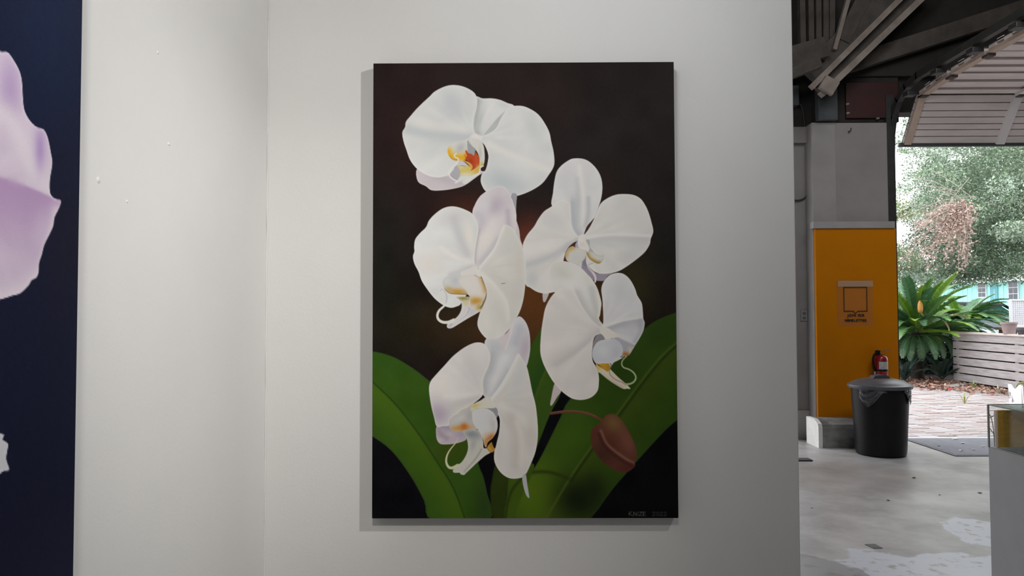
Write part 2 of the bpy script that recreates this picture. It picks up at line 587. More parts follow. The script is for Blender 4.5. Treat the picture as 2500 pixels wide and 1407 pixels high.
    p.shape([(882, 668), (860, 590), (868, 480), (895, 380), (903, 290), (885, 225), (840, 180), (760, 140), (680, 122), (600, 124), (520, 150), (440, 195), (390, 245), (320, 310), (250, 380), (190, 450), (135, 520), (125, 580), (95, 640), (110, 740), (140, 830), (175, 930), (230, 1010), (300, 1070), (390, 1115), (480, 1130), (560, 1115), (620, 1090), (700, 1000), (800, 850), (870, 730)],
            W_, [('ray', (870, 690), 7, 9, 3), ('g', (640, 330), (200, 130), 70, (206, 210, 213), .85), ('l', [(120, 590), (300, 640), (520, 680), (830, 690)], 70, (200, 206, 209), .75),
                 ('g', (700, 590), (170, 50), 15, (239, 236, 231), .8), ('g', (330, 540), (150, 50), 15, (238, 235, 229), .7), ('g', (420, 1000), (160, 100), 20, (236, 235, 231), .6),
                 ('g', (420, 830), (80, 160), 50, (214, 218, 219), .6), ('rim', 5, (243, 241, 239), .8)])
    p.shape([(965, 675), (1040, 645), (1110, 590), (1150, 505), (1200, 420), (1245, 370), (1300, 352), (1400, 355), (1500, 400), (1570, 455), (1630, 540), (1680, 640), (1700, 740), (1725, 850), (1735, 960), (1720, 1030), (1670, 1110), (1610, 1190), (1530, 1250), (1430, 1300), (1330, 1333), (1250, 1338), (1100, 1320), (1000, 1285), (955, 1220), (940, 1160), (955, 1090), (985, 1060), (1010, 990), (1022, 900), (1005, 830), (975, 770), (930, 735), (880, 700)],
            W_, [('ray', (930, 700), 7, 9, 8), ('g', (1180, 1180), (260, 130), 20, (200, 208, 211), .9), ('g', (1480, 560), (90, 220), -30, (214, 217, 217), .8),
                 ('g', (1150, 800), (140, 60), 30, (212, 216, 216), .7), ('l', [(1030, 770), (1250, 880), (1450, 960), (1700, 1065)], 50, (241, 238, 233), .8),
                 ('g', (1350, 520), (80, 130), 20, (238, 236, 231), .6), ('rim', 5, (243, 241, 239), .8)])
    p.shape([(928, 734), (972, 768), (1005, 830), (1022, 900), (1010, 990), (985, 1060), (938, 1045), (978, 960), (985, 880), (972, 800)], (50, 36, 32))
    p.shape([(870, 650), (915, 665), (960, 690), (930, 735), (880, 720), (815, 705)], (238, 236, 231), soft=4)
    p.use(1060, 310, 8.275)
    p.shape([(440, 790), (540, 900), (545, 960), (480, 1080), (440, 1105), (340, 1045), (315, 990), (390, 890)], (182, 180, 188), soft=1.6)
    p.shape([(705, 240), (600, 290), (450, 325), (340, 370), (285, 430), (270, 520), (300, 610), (360, 680), (430, 708), (500, 710), (600, 715), (690, 640), (685, 540), (680, 300)],
            (229, 228, 224), [('g', (530, 450), (90, 130), 40, (190, 193, 196), .8), ('l', [(275, 520), (320, 600), (430, 640), (620, 650)], 90, (240, 184, 40), 1.0), ('l', [(300, 620), (370, 680), (480, 700)], 22, (180, 140, 60), .6),
                              ('g', (660, 600), (60, 80), 0, (234, 152, 50), .8)], soft=1.6)
    p.shape([(700, 240), (900, 270), (990, 370), (1020, 520), (1022, 700), (990, 815), (930, 855), (905, 780), (905, 620), (850, 500), (760, 380), (715, 300)],
            (228, 226, 219), [('g', (930, 560), (30, 140), 0, (198, 199, 192), .8), ('g', (965, 780), (30, 50), 0, (216, 190, 60), .9)], soft=1.6)
    p.shape([(680, 285), (760, 380), (835, 480), (825, 530), (805, 612), (760, 580), (690, 555), (672, 420)], (170, 171, 176), [('g', (740, 350), (20, 80), -30, (140, 140, 140), .6)], soft=1.4)
    p.shape([(460, 800), (560, 830), (690, 810), (760, 850), (840, 830), (915, 780), (928, 900), (905, 975), (800, 1012), (640, 1030), (530, 1010), (530, 920)],
            (226, 205, 118), [('g', (640, 990), (150, 40), -5, (232, 228, 205), .9), ('g', (860, 900), (60, 70), 0, (222, 170, 84), .7), ('g', (540, 850), (60, 40), 0, (226, 216, 160), .8)], soft=2)
    p.shape([(480, 715), (580, 715), (650, 770), (695, 822), (600, 812), (450, 797)], (212, 211, 214), soft=1.5)
    p.shape([(560, 695), (650, 715), (730, 750), (785, 810), (775, 870), (735, 850), (700, 800), (630, 740)], (228, 174, 88), soft=2)
    p.shape([(648, 488), (675, 530), (690, 560), (740, 560), (800, 612), (818, 560), (832, 512), (862, 560), (893, 600), (915, 650), (917, 760), (905, 810), (860, 840), (800, 885), (735, 908), (775, 860), (770, 800), (720, 745), (660, 705), (598, 682), (640, 672), (612, 580), (648, 640), (662, 600), (632, 520)],
            (196, 78, 36), [('g', (850, 680), (50, 120), 0, (210, 96, 50), .7), ('g', (740, 720), (60, 60), 40, (170, 56, 26), .7), ('g', (880, 820), (40, 50), 0, (220, 140, 80), .8), ('g', (660, 640), (40, 40), 0, (184, 66, 28), .6)], soft=1.6, sub=2)
    p.shape([(415, 1150), (480, 1100), (540, 1030), (640, 1020), (800, 1000), (900, 965), (925, 985), (780, 1100), (660, 1182), (590, 1175), (540, 1130), (470, 1165), (425, 1175)],
            (229, 229, 224), [('g', (560, 1130), (60, 25), -35, (206, 206, 204), .6), ('g', (680, 1100), (80, 40), -20, (238, 238, 234), .6)], soft=1.6)
    p.stroke([(447, 563), (408, 598), (430, 640), (478, 658), (488, 700), (440, 790), (350, 862), (300, 950), (320, 1030), (390, 1088), (460, 1125)], 26, (241, 239, 234))
    p.stroke([(998, 815), (940, 850), (926, 920), (895, 970), (800, 1010)], 20, (240, 238, 233))
    p.stroke([(690, 260), (715, 330), (770, 400), (800, 430)], 22, (226, 226, 208), .8)

    # ---- third flower (right), behind the second and fourth
    p.use(1340, 560, 8.794)
    p.shape([(690, 880), (700, 740), (800, 640), (840, 830), (1000, 980), (1100, 1000), (1380, 985), (1260, 1065), (1190, 1158), (1040, 1158), (930, 1120)], (164, 154, 168), [('g', (780, 780), (60, 80), 0, (140, 132, 142), .8)])
    p.use(1260, 370, 3.608)
    p.shape([(240, 1262), (292, 1262), (268, 1330), (250, 1350), (238, 1330)], (206, 198, 200))
    p.shape([(320, 500), (328, 380), (340, 280), (360, 195), (400, 140), (460, 95), (510, 75), (590, 78), (650, 105), (710, 165), (750, 240), (764, 330), (755, 420), (735, 490), (690, 610), (655, 645), (622, 690), (603, 755), (560, 785), (500, 740), (470, 640), (450, 520)],
            (228, 227, 226), [('ray', (580, 780), 9, 9, 21), ('g', (430, 270), (80, 130), 0, (218, 218, 219), .7), ('l', [(560, 150), (575, 300), (595, 450), (590, 740)], 26, (241, 238, 234), .85), ('l', [(540, 260), (548, 420), (535, 640)], 26, (206, 208, 210), .6),
                              ('l', [(640, 430), (640, 560), (615, 680)], 22, (196, 198, 201), .75), ('h', [(485, 480), (488, 600), (500, 690), (550, 770)], 60, (190, 195, 200), .9), ('rim', 4, (241, 240, 238), .8)])
    p.shape([(318, 500), (380, 450), (440, 452), (478, 480), (485, 560), (490, 650), (515, 730), (556, 775), (552, 800), (500, 830), (460, 870), (435, 920), (425, 990), (420, 1060), (380, 1230), (290, 1270), (240, 1272), (180, 1255), (125, 1220), (85, 1190), (70, 1050), (65, 930), (60, 850), (80, 790), (110, 740), (160, 680), (200, 610), (250, 545)],
            (231, 228, 223), [('ray', (555, 785), 7, 9, 24), ('g', (340, 620), (100, 80), 0, (218, 217, 217), .8), ('l', [(80, 1025), (220, 980), (340, 925), (460, 850)], 32, (204, 205, 208), .8), ('g', (140, 1140), (60, 80), 0, (210, 211, 213), .8),
                              ('g', (250, 860), (130, 50), -15, (240, 237, 231), .7), ('l', [(556, 790), (480, 840), (440, 900)], 20, (186, 186, 192), .6), ('rim', 4, (244, 240, 234), .8)])
    p.shape([(600, 758), (640, 705), (690, 612), (740, 490), (800, 435), (880, 400), (960, 393), (1040, 402), (1100, 435), (1140, 490), (1170, 555), (1195, 640), (1212, 725), (1190, 790), (1180, 840), (1140, 905), (1080, 960), (1000, 1020), (920, 1070), (850, 1092), (760, 1100), (700, 1085), (650, 1045), (620, 1000), (622, 900), (600, 820)],
            (228, 226, 221), [('ray', (600, 790), 8, 9, 27), ('g', (980, 550), (150, 120), 30, (220, 219, 216), .7), ('h', [(1200, 775), (1050, 770), (850, 765), (620, 790)], 90, (206, 206, 206), .75), ('l', [(630, 780), (850, 752), (1190, 765)], 16, (240, 237, 233), .7),
                              ('g', (1000, 930), (120, 60), -30, (214, 213, 212), .7), ('rim', 4, (243, 240, 235), .8)])
    p.shape([(692, 606), (660, 640), (622, 690), (602, 754), (650, 690), (682, 628)], (72, 46, 36), soft=1.0)
    p.use(1340, 560, 8.794)
    p.shape([(590, 350), (520, 365), (430, 450), (380, 540), (340, 640), (325, 738), (405, 745), (450, 600), (520, 480), (580, 440)], (84, 50, 34))
    p.shape([(585, 350), (640, 270), (655, 300), (640, 430), (575, 430)], (186, 184, 196))
    p.shape([(620, 835), (720, 755), (715, 800), (697, 890)], (226, 222, 220))
    p.shape([(520, 412), (570, 435), (700, 440), (800, 490), (815, 600), (770, 690), (710, 760), (640, 830), (540, 800), (420, 745), (375, 690), (355, 600), (400, 490), (450, 440)],
            (222, 220, 214), [('l', [(365, 620), (410, 500), (530, 430)], 60, (206, 172, 100), .9), ('g', (600, 650), (120, 100), 0, (216, 215, 213), .7), ('rim', 6, (200, 197, 188), .5)])
    p.shape([(805, 292), (880, 288), (890, 430), (970, 545), (860, 540), (872, 450)], (186, 187, 186), soft=2)
    p.shape([(812, 560), (860, 528), (960, 540), (1060, 600), (1130, 615), (1192, 603), (1172, 720), (1110, 782), (1050, 792), (960, 750), (870, 680)],
            (222, 220, 214), [('l', [(815, 580), (890, 680), (1000, 760), (1090, 785)], 52, (170, 138, 50), 1.0), ('g', (930, 640), (60, 40), 40, (232, 212, 178), .6), ('rim', 6, (180, 178, 172), .5)])
    p.shape([(808, 640), (880, 700), (965, 765), (940, 800), (880, 820), (870, 870), (985, 990), (1028, 1090), (1018, 1180), (1000, 1200), (982, 1175), (990, 1100), (930, 990), (840, 870)], (229, 222, 222), [('l', [(950, 780), (870, 820), (870, 880), (940, 950)], 20, (190, 188, 198), .7)])
    p.shape([(650, 200), (770, 160), (800, 290), (850, 380), (880, 470), (850, 512), (800, 500), (640, 430)], (236, 232, 226), [('g', (720, 380), (70, 50), 0, (230, 220, 206), .8)], soft=2)

    # ---- second flower (left centre)
    p.use(980, 440, 3.35)
    p.shape([(902, 130), (945, 130), (942, 200), (936, 290), (915, 220)], (172, 168, 176))
    p.shape([(930, 340), (962, 410), (974, 500), (992, 566), (930, 560)], (216, 206, 208), [('rim', 3, (240, 232, 228), .7)])
    p.shape([(580, 300), (600, 220), (640, 150), (695, 105), (750, 70), (810, 60), (860, 80), (895, 140), (920, 210), (940, 280), (942, 350), (935, 440), (900, 500), (800, 600), (700, 700), (620, 740), (590, 680), (590, 560)],
            (226, 219, 222), [('ray', (610, 730), 9, 7, 31), ('g', (770, 230), (70, 90), 30, (196, 184, 198), .85), ('l', [(870, 270), (880, 400)], 26, (198, 188, 200), .8), ('g', (680, 230), (50, 70), 30, (226, 224, 226), .7),
                              ('g', (700, 480), (70, 170), 30, (238, 233, 228), 1.0), ('l', [(630, 300), (660, 350), (630, 420)], 40, (206, 202, 210), .7), ('l', [(790, 500), (730, 590), (650, 690)], 26, (204, 203, 206), .7),
                              ('h', [(628, 420), (618, 500), (600, 600), (597, 690)], 16, (176, 174, 176), .7), ('rim', 4, (240, 233, 234), .8)])
    p.shape([(583, 292), (520, 255), (450, 232), (390, 230), (330, 250), (270, 295), (225, 345), (200, 400), (150, 450), (112, 500), (103, 560), (105, 600), (93, 640), (105, 700), (140, 770), (165, 840), (210, 910), (270, 985), (340, 1040), (400, 1062), (450, 1052), (490, 1025), (560, 900), (600, 760), (597, 690), (602, 600), (618, 500), (632, 420), (620, 360)],
            W_, [('ray', (590, 715), 7, 9, 33), ('g', (400, 330), (120, 60), -20, (216, 214, 216), .7), ('l', [(430, 330), (470, 470), (540, 620)], 40, (208, 208, 210), .8), ('g', (560, 470), (40, 130), -10, (240, 234, 226), .8),
                 ('l', [(330, 570), (450, 650), (590, 705)], 26, (241, 237, 232), .7), ('l', [(400, 790), (500, 755), (590, 725)], 26, (206, 205, 206), .7), ('g', (230, 700), (120, 90), 10, (232, 225, 218), .7), ('rim', 4, (244, 241, 237), .8)])
    p.shape([(850, 380), (900, 400), (935, 445), (965, 510), (990, 560), (1010, 640), (1020, 740), (1017, 850), (1002, 980), (975, 1080), (930, 1170), (880, 1240), (810, 1310), (740, 1328), (690, 1310), (640, 1250), (622, 1190), (640, 1110), (670, 1040), (695, 960), (690, 900), (665, 830), (640, 770), (632, 735), (700, 650), (760, 570), (800, 470), (825, 400)],
            (227, 225, 218), [('ray', (640, 745), 7, 9, 36), ('l', [(840, 400), (790, 520), (730, 620), (650, 730)], 16, (241, 239, 235), .9), ('l', [(690, 790), (790, 890), (870, 1010), (890, 1150)], 34, (238, 235, 226), .7), ('h', [(690, 790), (790, 890), (870, 1010), (890, 1150)], 90, (212, 210, 203), .6),
                              ('g', (880, 560), (80, 120), 10, (216, 216, 212), .7), ('g', (960, 700), (40, 200), 0, (220, 214, 206), .7), ('rim', 5, (241, 238, 232), .8)])
    p.stroke([(820, 866), (848, 862)], 6, (120, 122, 112), .8)
    p.use(1040, 640, 7.818)
    p.shape([(580, 705), (820, 705), (850, 720), (860, 890), (960, 880), (1050, 830), (1115, 760), (1085, 940), (960, 1030), (800, 1120), (620, 1230), (500, 1300), (430, 1308), (400, 1280), (415, 1215), (520, 1150), (620, 1060), (675, 950), (680, 830), (640, 770)],
            (224, 221, 220), [('g', (720, 730), (130, 50), 0, (148, 134, 60), 1.0), ('g', (760, 820), (60, 60), 0, (214, 204, 150), .8), ('g', (1020, 900), (70, 60), 0, (196, 160, 60), .95), ('g', (880, 1000), (60, 70), 30, (204, 206, 214), .7),
                              ('l', [(820, 930), (760, 1040), (640, 1140), (520, 1200), (450, 1270)], 22, (186, 182, 188), .7), ('l', [(800, 940), (740, 1050), (620, 1150), (500, 1210)], 12, (240, 238, 236), .8), ('rim', 4, (238, 236, 230), .6)])
    p.shape([(1150, 580), (1160, 620), (1150, 740), (1080, 900), (1030, 940), (1070, 850), (1110, 740)], (128, 116, 84), soft=2)
    p.shape([(690, 250), (600, 270), (480, 300), (380, 330), (325, 390), (315, 450), (350, 550), (400, 610), (470, 650), (600, 662), (810, 665), (790, 600), (720, 540), (660, 480), (640, 390), (700, 310)],
            (212, 213, 212), [('g', (600, 610), (190, 60), 5, (208, 156, 60), 1.0), ('g', (440, 570), (90, 60), 30, (198, 172, 120), .8), ('l', [(345, 560), (410, 620), (480, 652), (780, 662)], 18, (146, 112, 66), .8), ('g', (400, 400), (60, 60), 0, (222, 222, 220), .7), ('g', (560, 400), (60, 80), 0, (198, 202, 206), .7)])
    p.shape([(690, 310), (760, 275), (920, 270), (1050, 340), (1100, 430), (1155, 580), (1130, 720), (1090, 800), (1000, 860), (900, 905), (850, 890), (842, 720), (800, 660), (780, 610), (700, 530), (650, 470), (632, 390)],
            (231, 226, 220), [('g', (950, 790), (170, 80), 0, (206, 158, 72), 1.05), ('l', [(1060, 360), (1110, 470), (1140, 600)], 55, (216, 176, 104), .9), ('l', [(1080, 400), (1150, 580)], 14, (172, 122, 66), .7), ('rim', 8, (206, 202, 196), .4)])
    p.use(980, 440, 3.35)
    p.shape([(597, 722), (632, 745), (650, 790), (655, 818), (620, 808), (570, 790), (495, 797), (490, 770), (540, 745)], (233, 229, 225), [('l', [(600, 800), (640, 818), (655, 812)], 7, (150, 142, 118), .8)], soft=1.6)
    p.use(1040, 640, 7.818)
    p.stroke([(275, 592), (300, 558), (350, 590), (388, 660), (396, 750), (372, 850)], 30, (206, 202, 208), .9, taper=(.5, 1))
    p.stroke([(375, 845), (330, 895), (250, 970), (217, 1060), (240, 1140), (320, 1190), (430, 1190), (530, 1150)], 44, (233, 231, 224), taper=(.8, 1.4))

    # ---- fifth flower (bottom)
    p.use(1060, 960, 6.7)
    p.shape([(40, 570), (30, 700), (45, 790), (90, 850), (150, 864), (300, 858), (420, 832), (520, 788), (550, 700), (480, 620), (300, 540), (150, 500)],
            (200, 186, 196), [('l', [(70, 820), (150, 760), (250, 700)], 40, (214, 202, 208), .8), ('l', [(60, 640), (130, 720), (200, 760)], 50, (172, 160, 172), .8), ('g', (150, 560), (160, 60), 20, (166, 160, 178), .9), ('g', (440, 690), (70, 60), 0, (174, 166, 184), .7), ('rim', 4, (216, 206, 208), .7)])
    p.use(1020, 770, 2.931)
    p.shape([(478, 215), (500, 180), (580, 180), (640, 160), (670, 100), (720, 25), (770, 60), (800, 140), (806, 250), (792, 340), (770, 390), (700, 430), (620, 560), (560, 600), (510, 615), (465, 580), (455, 500), (470, 400), (490, 320), (490, 260)],
            (221, 221, 223), [('ray', (500, 600), 8, 7, 41), ('g', (770, 250), (45, 110), 10, (198, 184, 196), .85), ('l', [(700, 210), (730, 110)], 40, (196, 196, 204), .7), ('l', [(620, 320), (560, 430), (510, 570)], 40, (236, 235, 234), .8), ('h', [(520, 300), (505, 390), (470, 460), (465, 560)], 50, (190, 192, 195), .85),
                              ('l', [(650, 420), (580, 520), (540, 590)], 24, (198, 200, 204), .7), ('g', (560, 240), (60, 50), 0, (202, 205, 210), .7), ('rim', 4, (238, 232, 234), .7)])
    p.shape([(582, 180), (640, 140), (682, 65), (676, 130), (655, 200), (628, 264), (600, 235)], (222, 213, 216), [('l', [(680, 80), (660, 180), (630, 258)], 10, (238, 232, 232), .8)])
    p.use(1060, 960, 6.7)
    p.shape([(480, 640), (690, 625), (760, 680), (800, 800), (810, 920), (870, 930), (925, 990), (830, 1050), (680, 1180), (510, 1340), (480, 1358), (430, 1345), (415, 1322), (330, 1322), (303, 1290), (330, 1250), (350, 1215), (450, 1150), (530, 1020), (555, 900), (530, 760)],
            (214, 212, 202), [('g', (620, 700), (150, 80), 10, (150, 155, 160), .95), ('g', (640, 860), (50, 120), 15, (178, 180, 180), .7), ('l', [(780, 950), (700, 1080), (590, 1210), (510, 1300)], 22, (170, 166, 156), .8), ('l', [(800, 950), (720, 1080), (610, 1210), (520, 1300)], 12, (228, 225, 214), .8), ('rim', 4, (230, 226, 212), .5)])
    p.shape([(865, 920), (945, 825), (1002, 905), (992, 965), (920, 995)], (190, 138, 58), [('l', [(870, 890), (930, 960)], 20, (216, 176, 90), .7)])
    p.use(1020, 770, 2.931)
    p.shape([(90, 490), (130, 440), (190, 375), (250, 310), (320, 255), (380, 222), (430, 210), (475, 220), (505, 260), (520, 310), (510, 370), (480, 440), (465, 500), (468, 580), (400, 645), (300, 705), (235, 755), (222, 800), (180, 806), (135, 808), (115, 740), (95, 660), (80, 550)],
            (229, 225, 221), [('ray', (466, 590), 7, 9, 44), ('g', (140, 720), (90, 90), 20, (186, 172, 190), .9), ('g', (400, 400), (80, 110), 20, (218, 215, 213), .7), ('l', [(200, 590), (330, 590), (465, 580)], 24, (240, 236, 230), .8), ('l', [(240, 660), (340, 630), (440, 605)], 26, (210, 204, 202), .7),
                              ('g', (180, 500), (70, 90), 40, (236, 231, 226), .7), ('rim', 4, (240, 236, 230), .8)])
    p.shape([(720, 288), (750, 330), (780, 380), (800, 460), (820, 560), (845, 660), (858, 780), (860, 880), (845, 980), (815, 1060), (770, 1150), (720, 1175), (650, 1172), (590, 1130), (550, 1060), (548, 990), (565, 920), (580, 850), (585, 770), (565, 700), (540, 650), (518, 612), (580, 530), (640, 430), (690, 340)],
            (226, 222, 216), [('ray', (530, 620), 7, 9, 47), ('l', [(715, 310), (660, 430), (590, 540), (530, 610)], 14, (238, 237, 234), .9), ('g', (720, 480), (50, 130), 15, (216, 217, 217), .8), ('l', [(600, 660), (700, 720), (800, 800)], 30, (237, 233, 226), .7), ('l', [(660, 740), (700, 880), (700, 1080)], 40, (212, 205, 198), .7),
                              ('l', [(710, 780), (745, 900), (740, 1080)], 20, (236, 230, 222), .6), ('g', (810, 850), (40, 150), 0, (216, 209, 202), .7), ('rim', 4, (242, 239, 226), .8)])
    p.shape([(576, 730), (570, 800), (558, 880), (530, 912), (552, 965), (568, 910), (582, 850), (588, 770)], (18, 17, 19))
    p.shape([(748, 1165), (772, 1145), (786, 1230), (798, 1312), (775, 1290), (756, 1230)], (196, 196, 202))
    p.use(1060, 960, 6.7)
    p.shape([(640, 195), (500, 290), (350, 380), (270, 450), (245, 560), (290, 640), (400, 657), (520, 632), (700, 625), (660, 540), (630, 400), (640, 310)],
            (206, 203, 201), [('g', (430, 600), (190, 50), -5, (216, 160, 88), 1.0), ('g', (490, 575), (60, 60), 0, (206, 118, 44), .95), ('g', (430, 440), (90, 50), -25, (220, 218, 218), .7), ('g', (580, 400), (50, 80), 0, (186, 184, 180), .7), ('l', [(640, 200), (500, 295), (350, 385)], 10, (236, 220, 182), .8)])
    p.shape([(835, 272), (1010, 265), (1045, 385), (1010, 440), (960, 350)], (160, 158, 166))
    p.shape([(630, 330), (700, 290), (840, 280), (960, 340), (1020, 440), (1040, 560), (1020, 660), (960, 760), (880, 830), (850, 915), (820, 870), (800, 780), (740, 660), (660, 560), (625, 450)],
            (222, 222, 221), [('g', (930, 760), (110, 60), -40, (198, 118, 46), 1.05), ('g', (860, 850), (50, 80), -10, (202, 128, 50), 1.0), ('g', (840, 720), (70, 40), -30, (224, 190, 150), .6), ('g', (960, 540), (50, 130), -10, (204, 198, 190), .6), ('rim', 7, (236, 234, 228), .5)])
    p.shape([(850, 95), (910, 130), (1010, 262), (840, 280), (700, 290), (615, 322), (600, 265), (660, 200), (760, 150)], (231, 226, 214), [('g', (670, 240), (80, 40), -20, (222, 200, 124), .9)], soft=2)
    p.stroke([(390, 755), (350, 840), (260, 950), (208, 1050), (197, 1150), (235, 1228), (300, 1243), (385, 1205)], 34, (222, 220, 180), taper=(.2, 1.6))

    # ---- fourth flower (right centre, in front)
    p.use(1300, 630, 3.703)
    p.shape([(205, 1150), (262, 1215), (222, 1280), (180, 1347), (162, 1347), (170, 1290)], (206, 194, 196))
    p.shape([(210, 340), (170, 250), (152, 190), (160, 120), (180, 70), (230, 55), (300, 52), (370, 70), (440, 110), (500, 170), (550, 225), (590, 300), (615, 380), (627, 440), (622, 520), (605, 572), (645, 640), (600, 660), (530, 610), (460, 520), (380, 420), (300, 350)],
            (231, 229, 224), [('ray', (620, 640), 8, 8, 51), ('g', (270, 160), (90, 60), 30, (214, 214, 203), .8), ('g', (360, 270), (120, 40), 25, (238, 235, 231), .7), ('l', [(540, 300), (560, 420), (600, 560)], 34, (206, 206, 202), .8), ('l', [(600, 360), (615, 470), (598, 560)], 14, (240, 234, 214), .8),
                              ('h', [(400, 350), (460, 470), (530, 570), (600, 640)], 50, (200, 198, 197), .8), ('rim', 4, (240, 237, 230), .7)])
    p.shape([(640, 612), (640, 500), (635, 400), (625, 310), (640, 250), (680, 195), (730, 165), (790, 158), (840, 175), (890, 225), (930, 300), (950, 360), (990, 430), (1000, 500), (1005, 570), (1017, 610), (1005, 680), (970, 750), (932, 810), (905, 855), (882, 892), (850, 908), (800, 908), (780, 850), (740, 760), (650, 720), (612, 665)],
            (224, 223, 223), [('ray', (635, 650), 8, 9, 53), ('g', (800, 330), (110, 90), 40, (212, 213, 214), .7), ('l', [(660, 640), (820, 590), (1000, 565)], 24, (236, 234, 231), .8), ('h', [(1000, 572), (820, 600), (660, 655)], 80, (180, 180, 184), .85),
                              ('g', (900, 680), (60, 80), 0, (208, 208, 212), .8), ('l', [(985, 600), (985, 690), (935, 780)], 30, (180, 181, 188), .7), ('l', [(800, 690), (760, 700)], 40, (214, 214, 216), .5), ('rim', 4, (238, 236, 232), .8)])
    p.shape([(610, 575), (627, 440), (633, 400), (640, 500), (641, 612), (625, 600)], (78, 50, 28), soft=1.1)
    p.use(1420, 780, 7.033)
    p.shape([(520, 345), (640, 340), (780, 400), (925, 470), (890, 520), (850, 610), (790, 665), (690, 672), (700, 560), (640, 430)],
            (178, 178, 186), [('l', [(610, 320), (760, 395), (925, 465)], 22, (230, 228, 225), .8), ('g', (770, 640), (80, 40), 5, (188, 114, 52), 1.0), ('g', (840, 560), (50, 60), 0, (222, 210, 192), .8)])
    p.use(1300, 630, 3.703)
    p.shape([(205, 335), (260, 295), (340, 300), (400, 370), (450, 470), (520, 570), (590, 635), (628, 655), (630, 710), (580, 720), (555, 760), (545, 830), (540, 900), (550, 960), (580, 1010), (600, 1080), (602, 1150), (590, 1220), (540, 1275), (470, 1300), (400, 1300), (340, 1280), (260, 1220), (190, 1140), (130, 1040), (90, 950), (72, 860), (80, 700), (100, 560), (120, 470), (160, 390)],
            (231, 225, 220), [('ray', (610, 680), 7, 9, 56), ('l', [(220, 980), (330, 905), (440, 830), (600, 690)], 26, (204, 201, 201), .8), ('h', [(220, 985), (330, 910), (440, 835), (600, 695)], 70, (214, 208, 205), .7), ('g', (280, 520), (130, 130), 0, (224, 219, 215), .7), ('g', (300, 760), (120, 70), -30, (236, 230, 225), .7),
                              ('l', [(570, 900), (570, 1050)], 40, (212, 205, 202), .6), ('rim', 4, (243, 239, 228), .8)])
    p.shape([(612, 655), (680, 655), (740, 690), (795, 728), (730, 748), (650, 760), (628, 715)], (229, 224, 216), soft=2)
    p.use(1420, 780, 7.033)
    p.shape([(270, 308), (345, 298), (405, 388), (310, 420), (230, 480), (195, 560), (188, 640), (186, 560), (205, 440), (235, 360)], (150, 146, 152))
    p.shape([(250, 795), (290, 830), (400, 905), (450, 935), (490, 895), (530, 930), (620, 1020), (700, 1090), (770, 1150), (842, 1228), (780, 1228), (720, 1232), (600, 1170), (450, 1070), (330, 970), (275, 930)],
            (220, 208, 186), [('g', (290, 860), (60, 70), 40, (216, 186, 100), .9), ('l', [(330, 980), (500, 1100), (700, 1220)], 20, (190, 172, 152), .6), ('g', (800, 1210), (40, 25), 20, (236, 232, 212), .8)])
    p.shape([(260, 785), (370, 800), (500, 780), (495, 870), (452, 935), (400, 905)], (202, 152, 50), [('g', (470, 850), (40, 60), 0, (186, 128, 40), .6)])
    p.shape([(310, 412), (400, 390), (470, 370), (560, 380), (640, 420), (700, 500), (714, 570), (702, 640), (670, 690), (722, 690), (640, 740), (560, 780), (530, 820), (495, 850), (470, 800), (380, 800), (260, 800), (210, 740), (185, 660), (195, 560), (240, 470)],
            (208, 210, 216), [('g', (380, 590), (120, 110), 0, (222, 223, 224), .8), ('g', (600, 600), (70, 90), 0, (198, 200, 208), .7), ('g', (590, 740), (80, 30), -25, (222, 216, 206), .8), ('l', [(200, 520), (300, 420), (480, 378)], 26, (224, 222, 218), .8), ('g', (380, 790), (120, 24), 0, (224, 216, 204), .7)])
    p.stroke([(500, 860), (480, 950), (520, 1020), (600, 1080), (700, 1120), (765, 1165)], 16, (156, 138, 126), .85)
    p.stroke([(500, 800), (520, 850), (500, 880)], 18, (96, 90, 66), .7)
    p.stroke([(775, 676), (712, 740), (692, 810), (730, 868), (820, 900), (900, 960), (935, 1040), (900, 1110), (830, 1147), (750, 1152)], 28, (176, 190, 146), taper=(.6, 1.2))
    return p.C


def paint_lilac(X, Y, outline, lower, c):
    # X, Y: canvas millimetres (to the right / downwards); c: photo pixel -> canvas millimetres
    p = Paint(X, Y, (17, 22, 48))
    p.wash([('g', c(120, 60), (120, 200), 0, (20, 34, 64), .8), ('g', c(160, 600), (80, 160), 0, (21, 21, 40), .7), ('g', c(60, 1300), (200, 200), 0, (16, 18, 40), .8)])
    p.C += (vnoise(X, Y, 5, 3) * 4)[..., None]
    p.use(0, 0, 1)
    p.shape(outline, (214, 199, 216), [
        ('ray', c(-120, 470), 9, 9, 77),
        ('g', c(25, 215), (24, 46), 0, (184, 158, 200), .85), ('l', [c(-20, 270), c(30, 300), c(70, 390), c(118, 462)], 20, (228, 217, 226), .8),
        ('g', c(98, 362), (13, 34), 0, (176, 148, 198), .9), ('h', [c(150, 492), c(60, 452), c(0, 432), c(-150, 400)], 95, (180, 148, 188), .95),
        ('g', c(100, 570), (22, 40), 20, (206, 186, 212), .8), ('l', [c(138, 520), (c(110, 640)), c(80, 690), c(30, 722), c(-40, 735)], 15, (226, 214, 224), .8),
        ('rim', 4, (236, 226, 236), .8)], soft=1.6, sub=3)
    p.shape(lower, (200, 200, 204), [('rim', 4, (222, 218, 230), .8)], soft=1.6, sub=3)
    return p.C


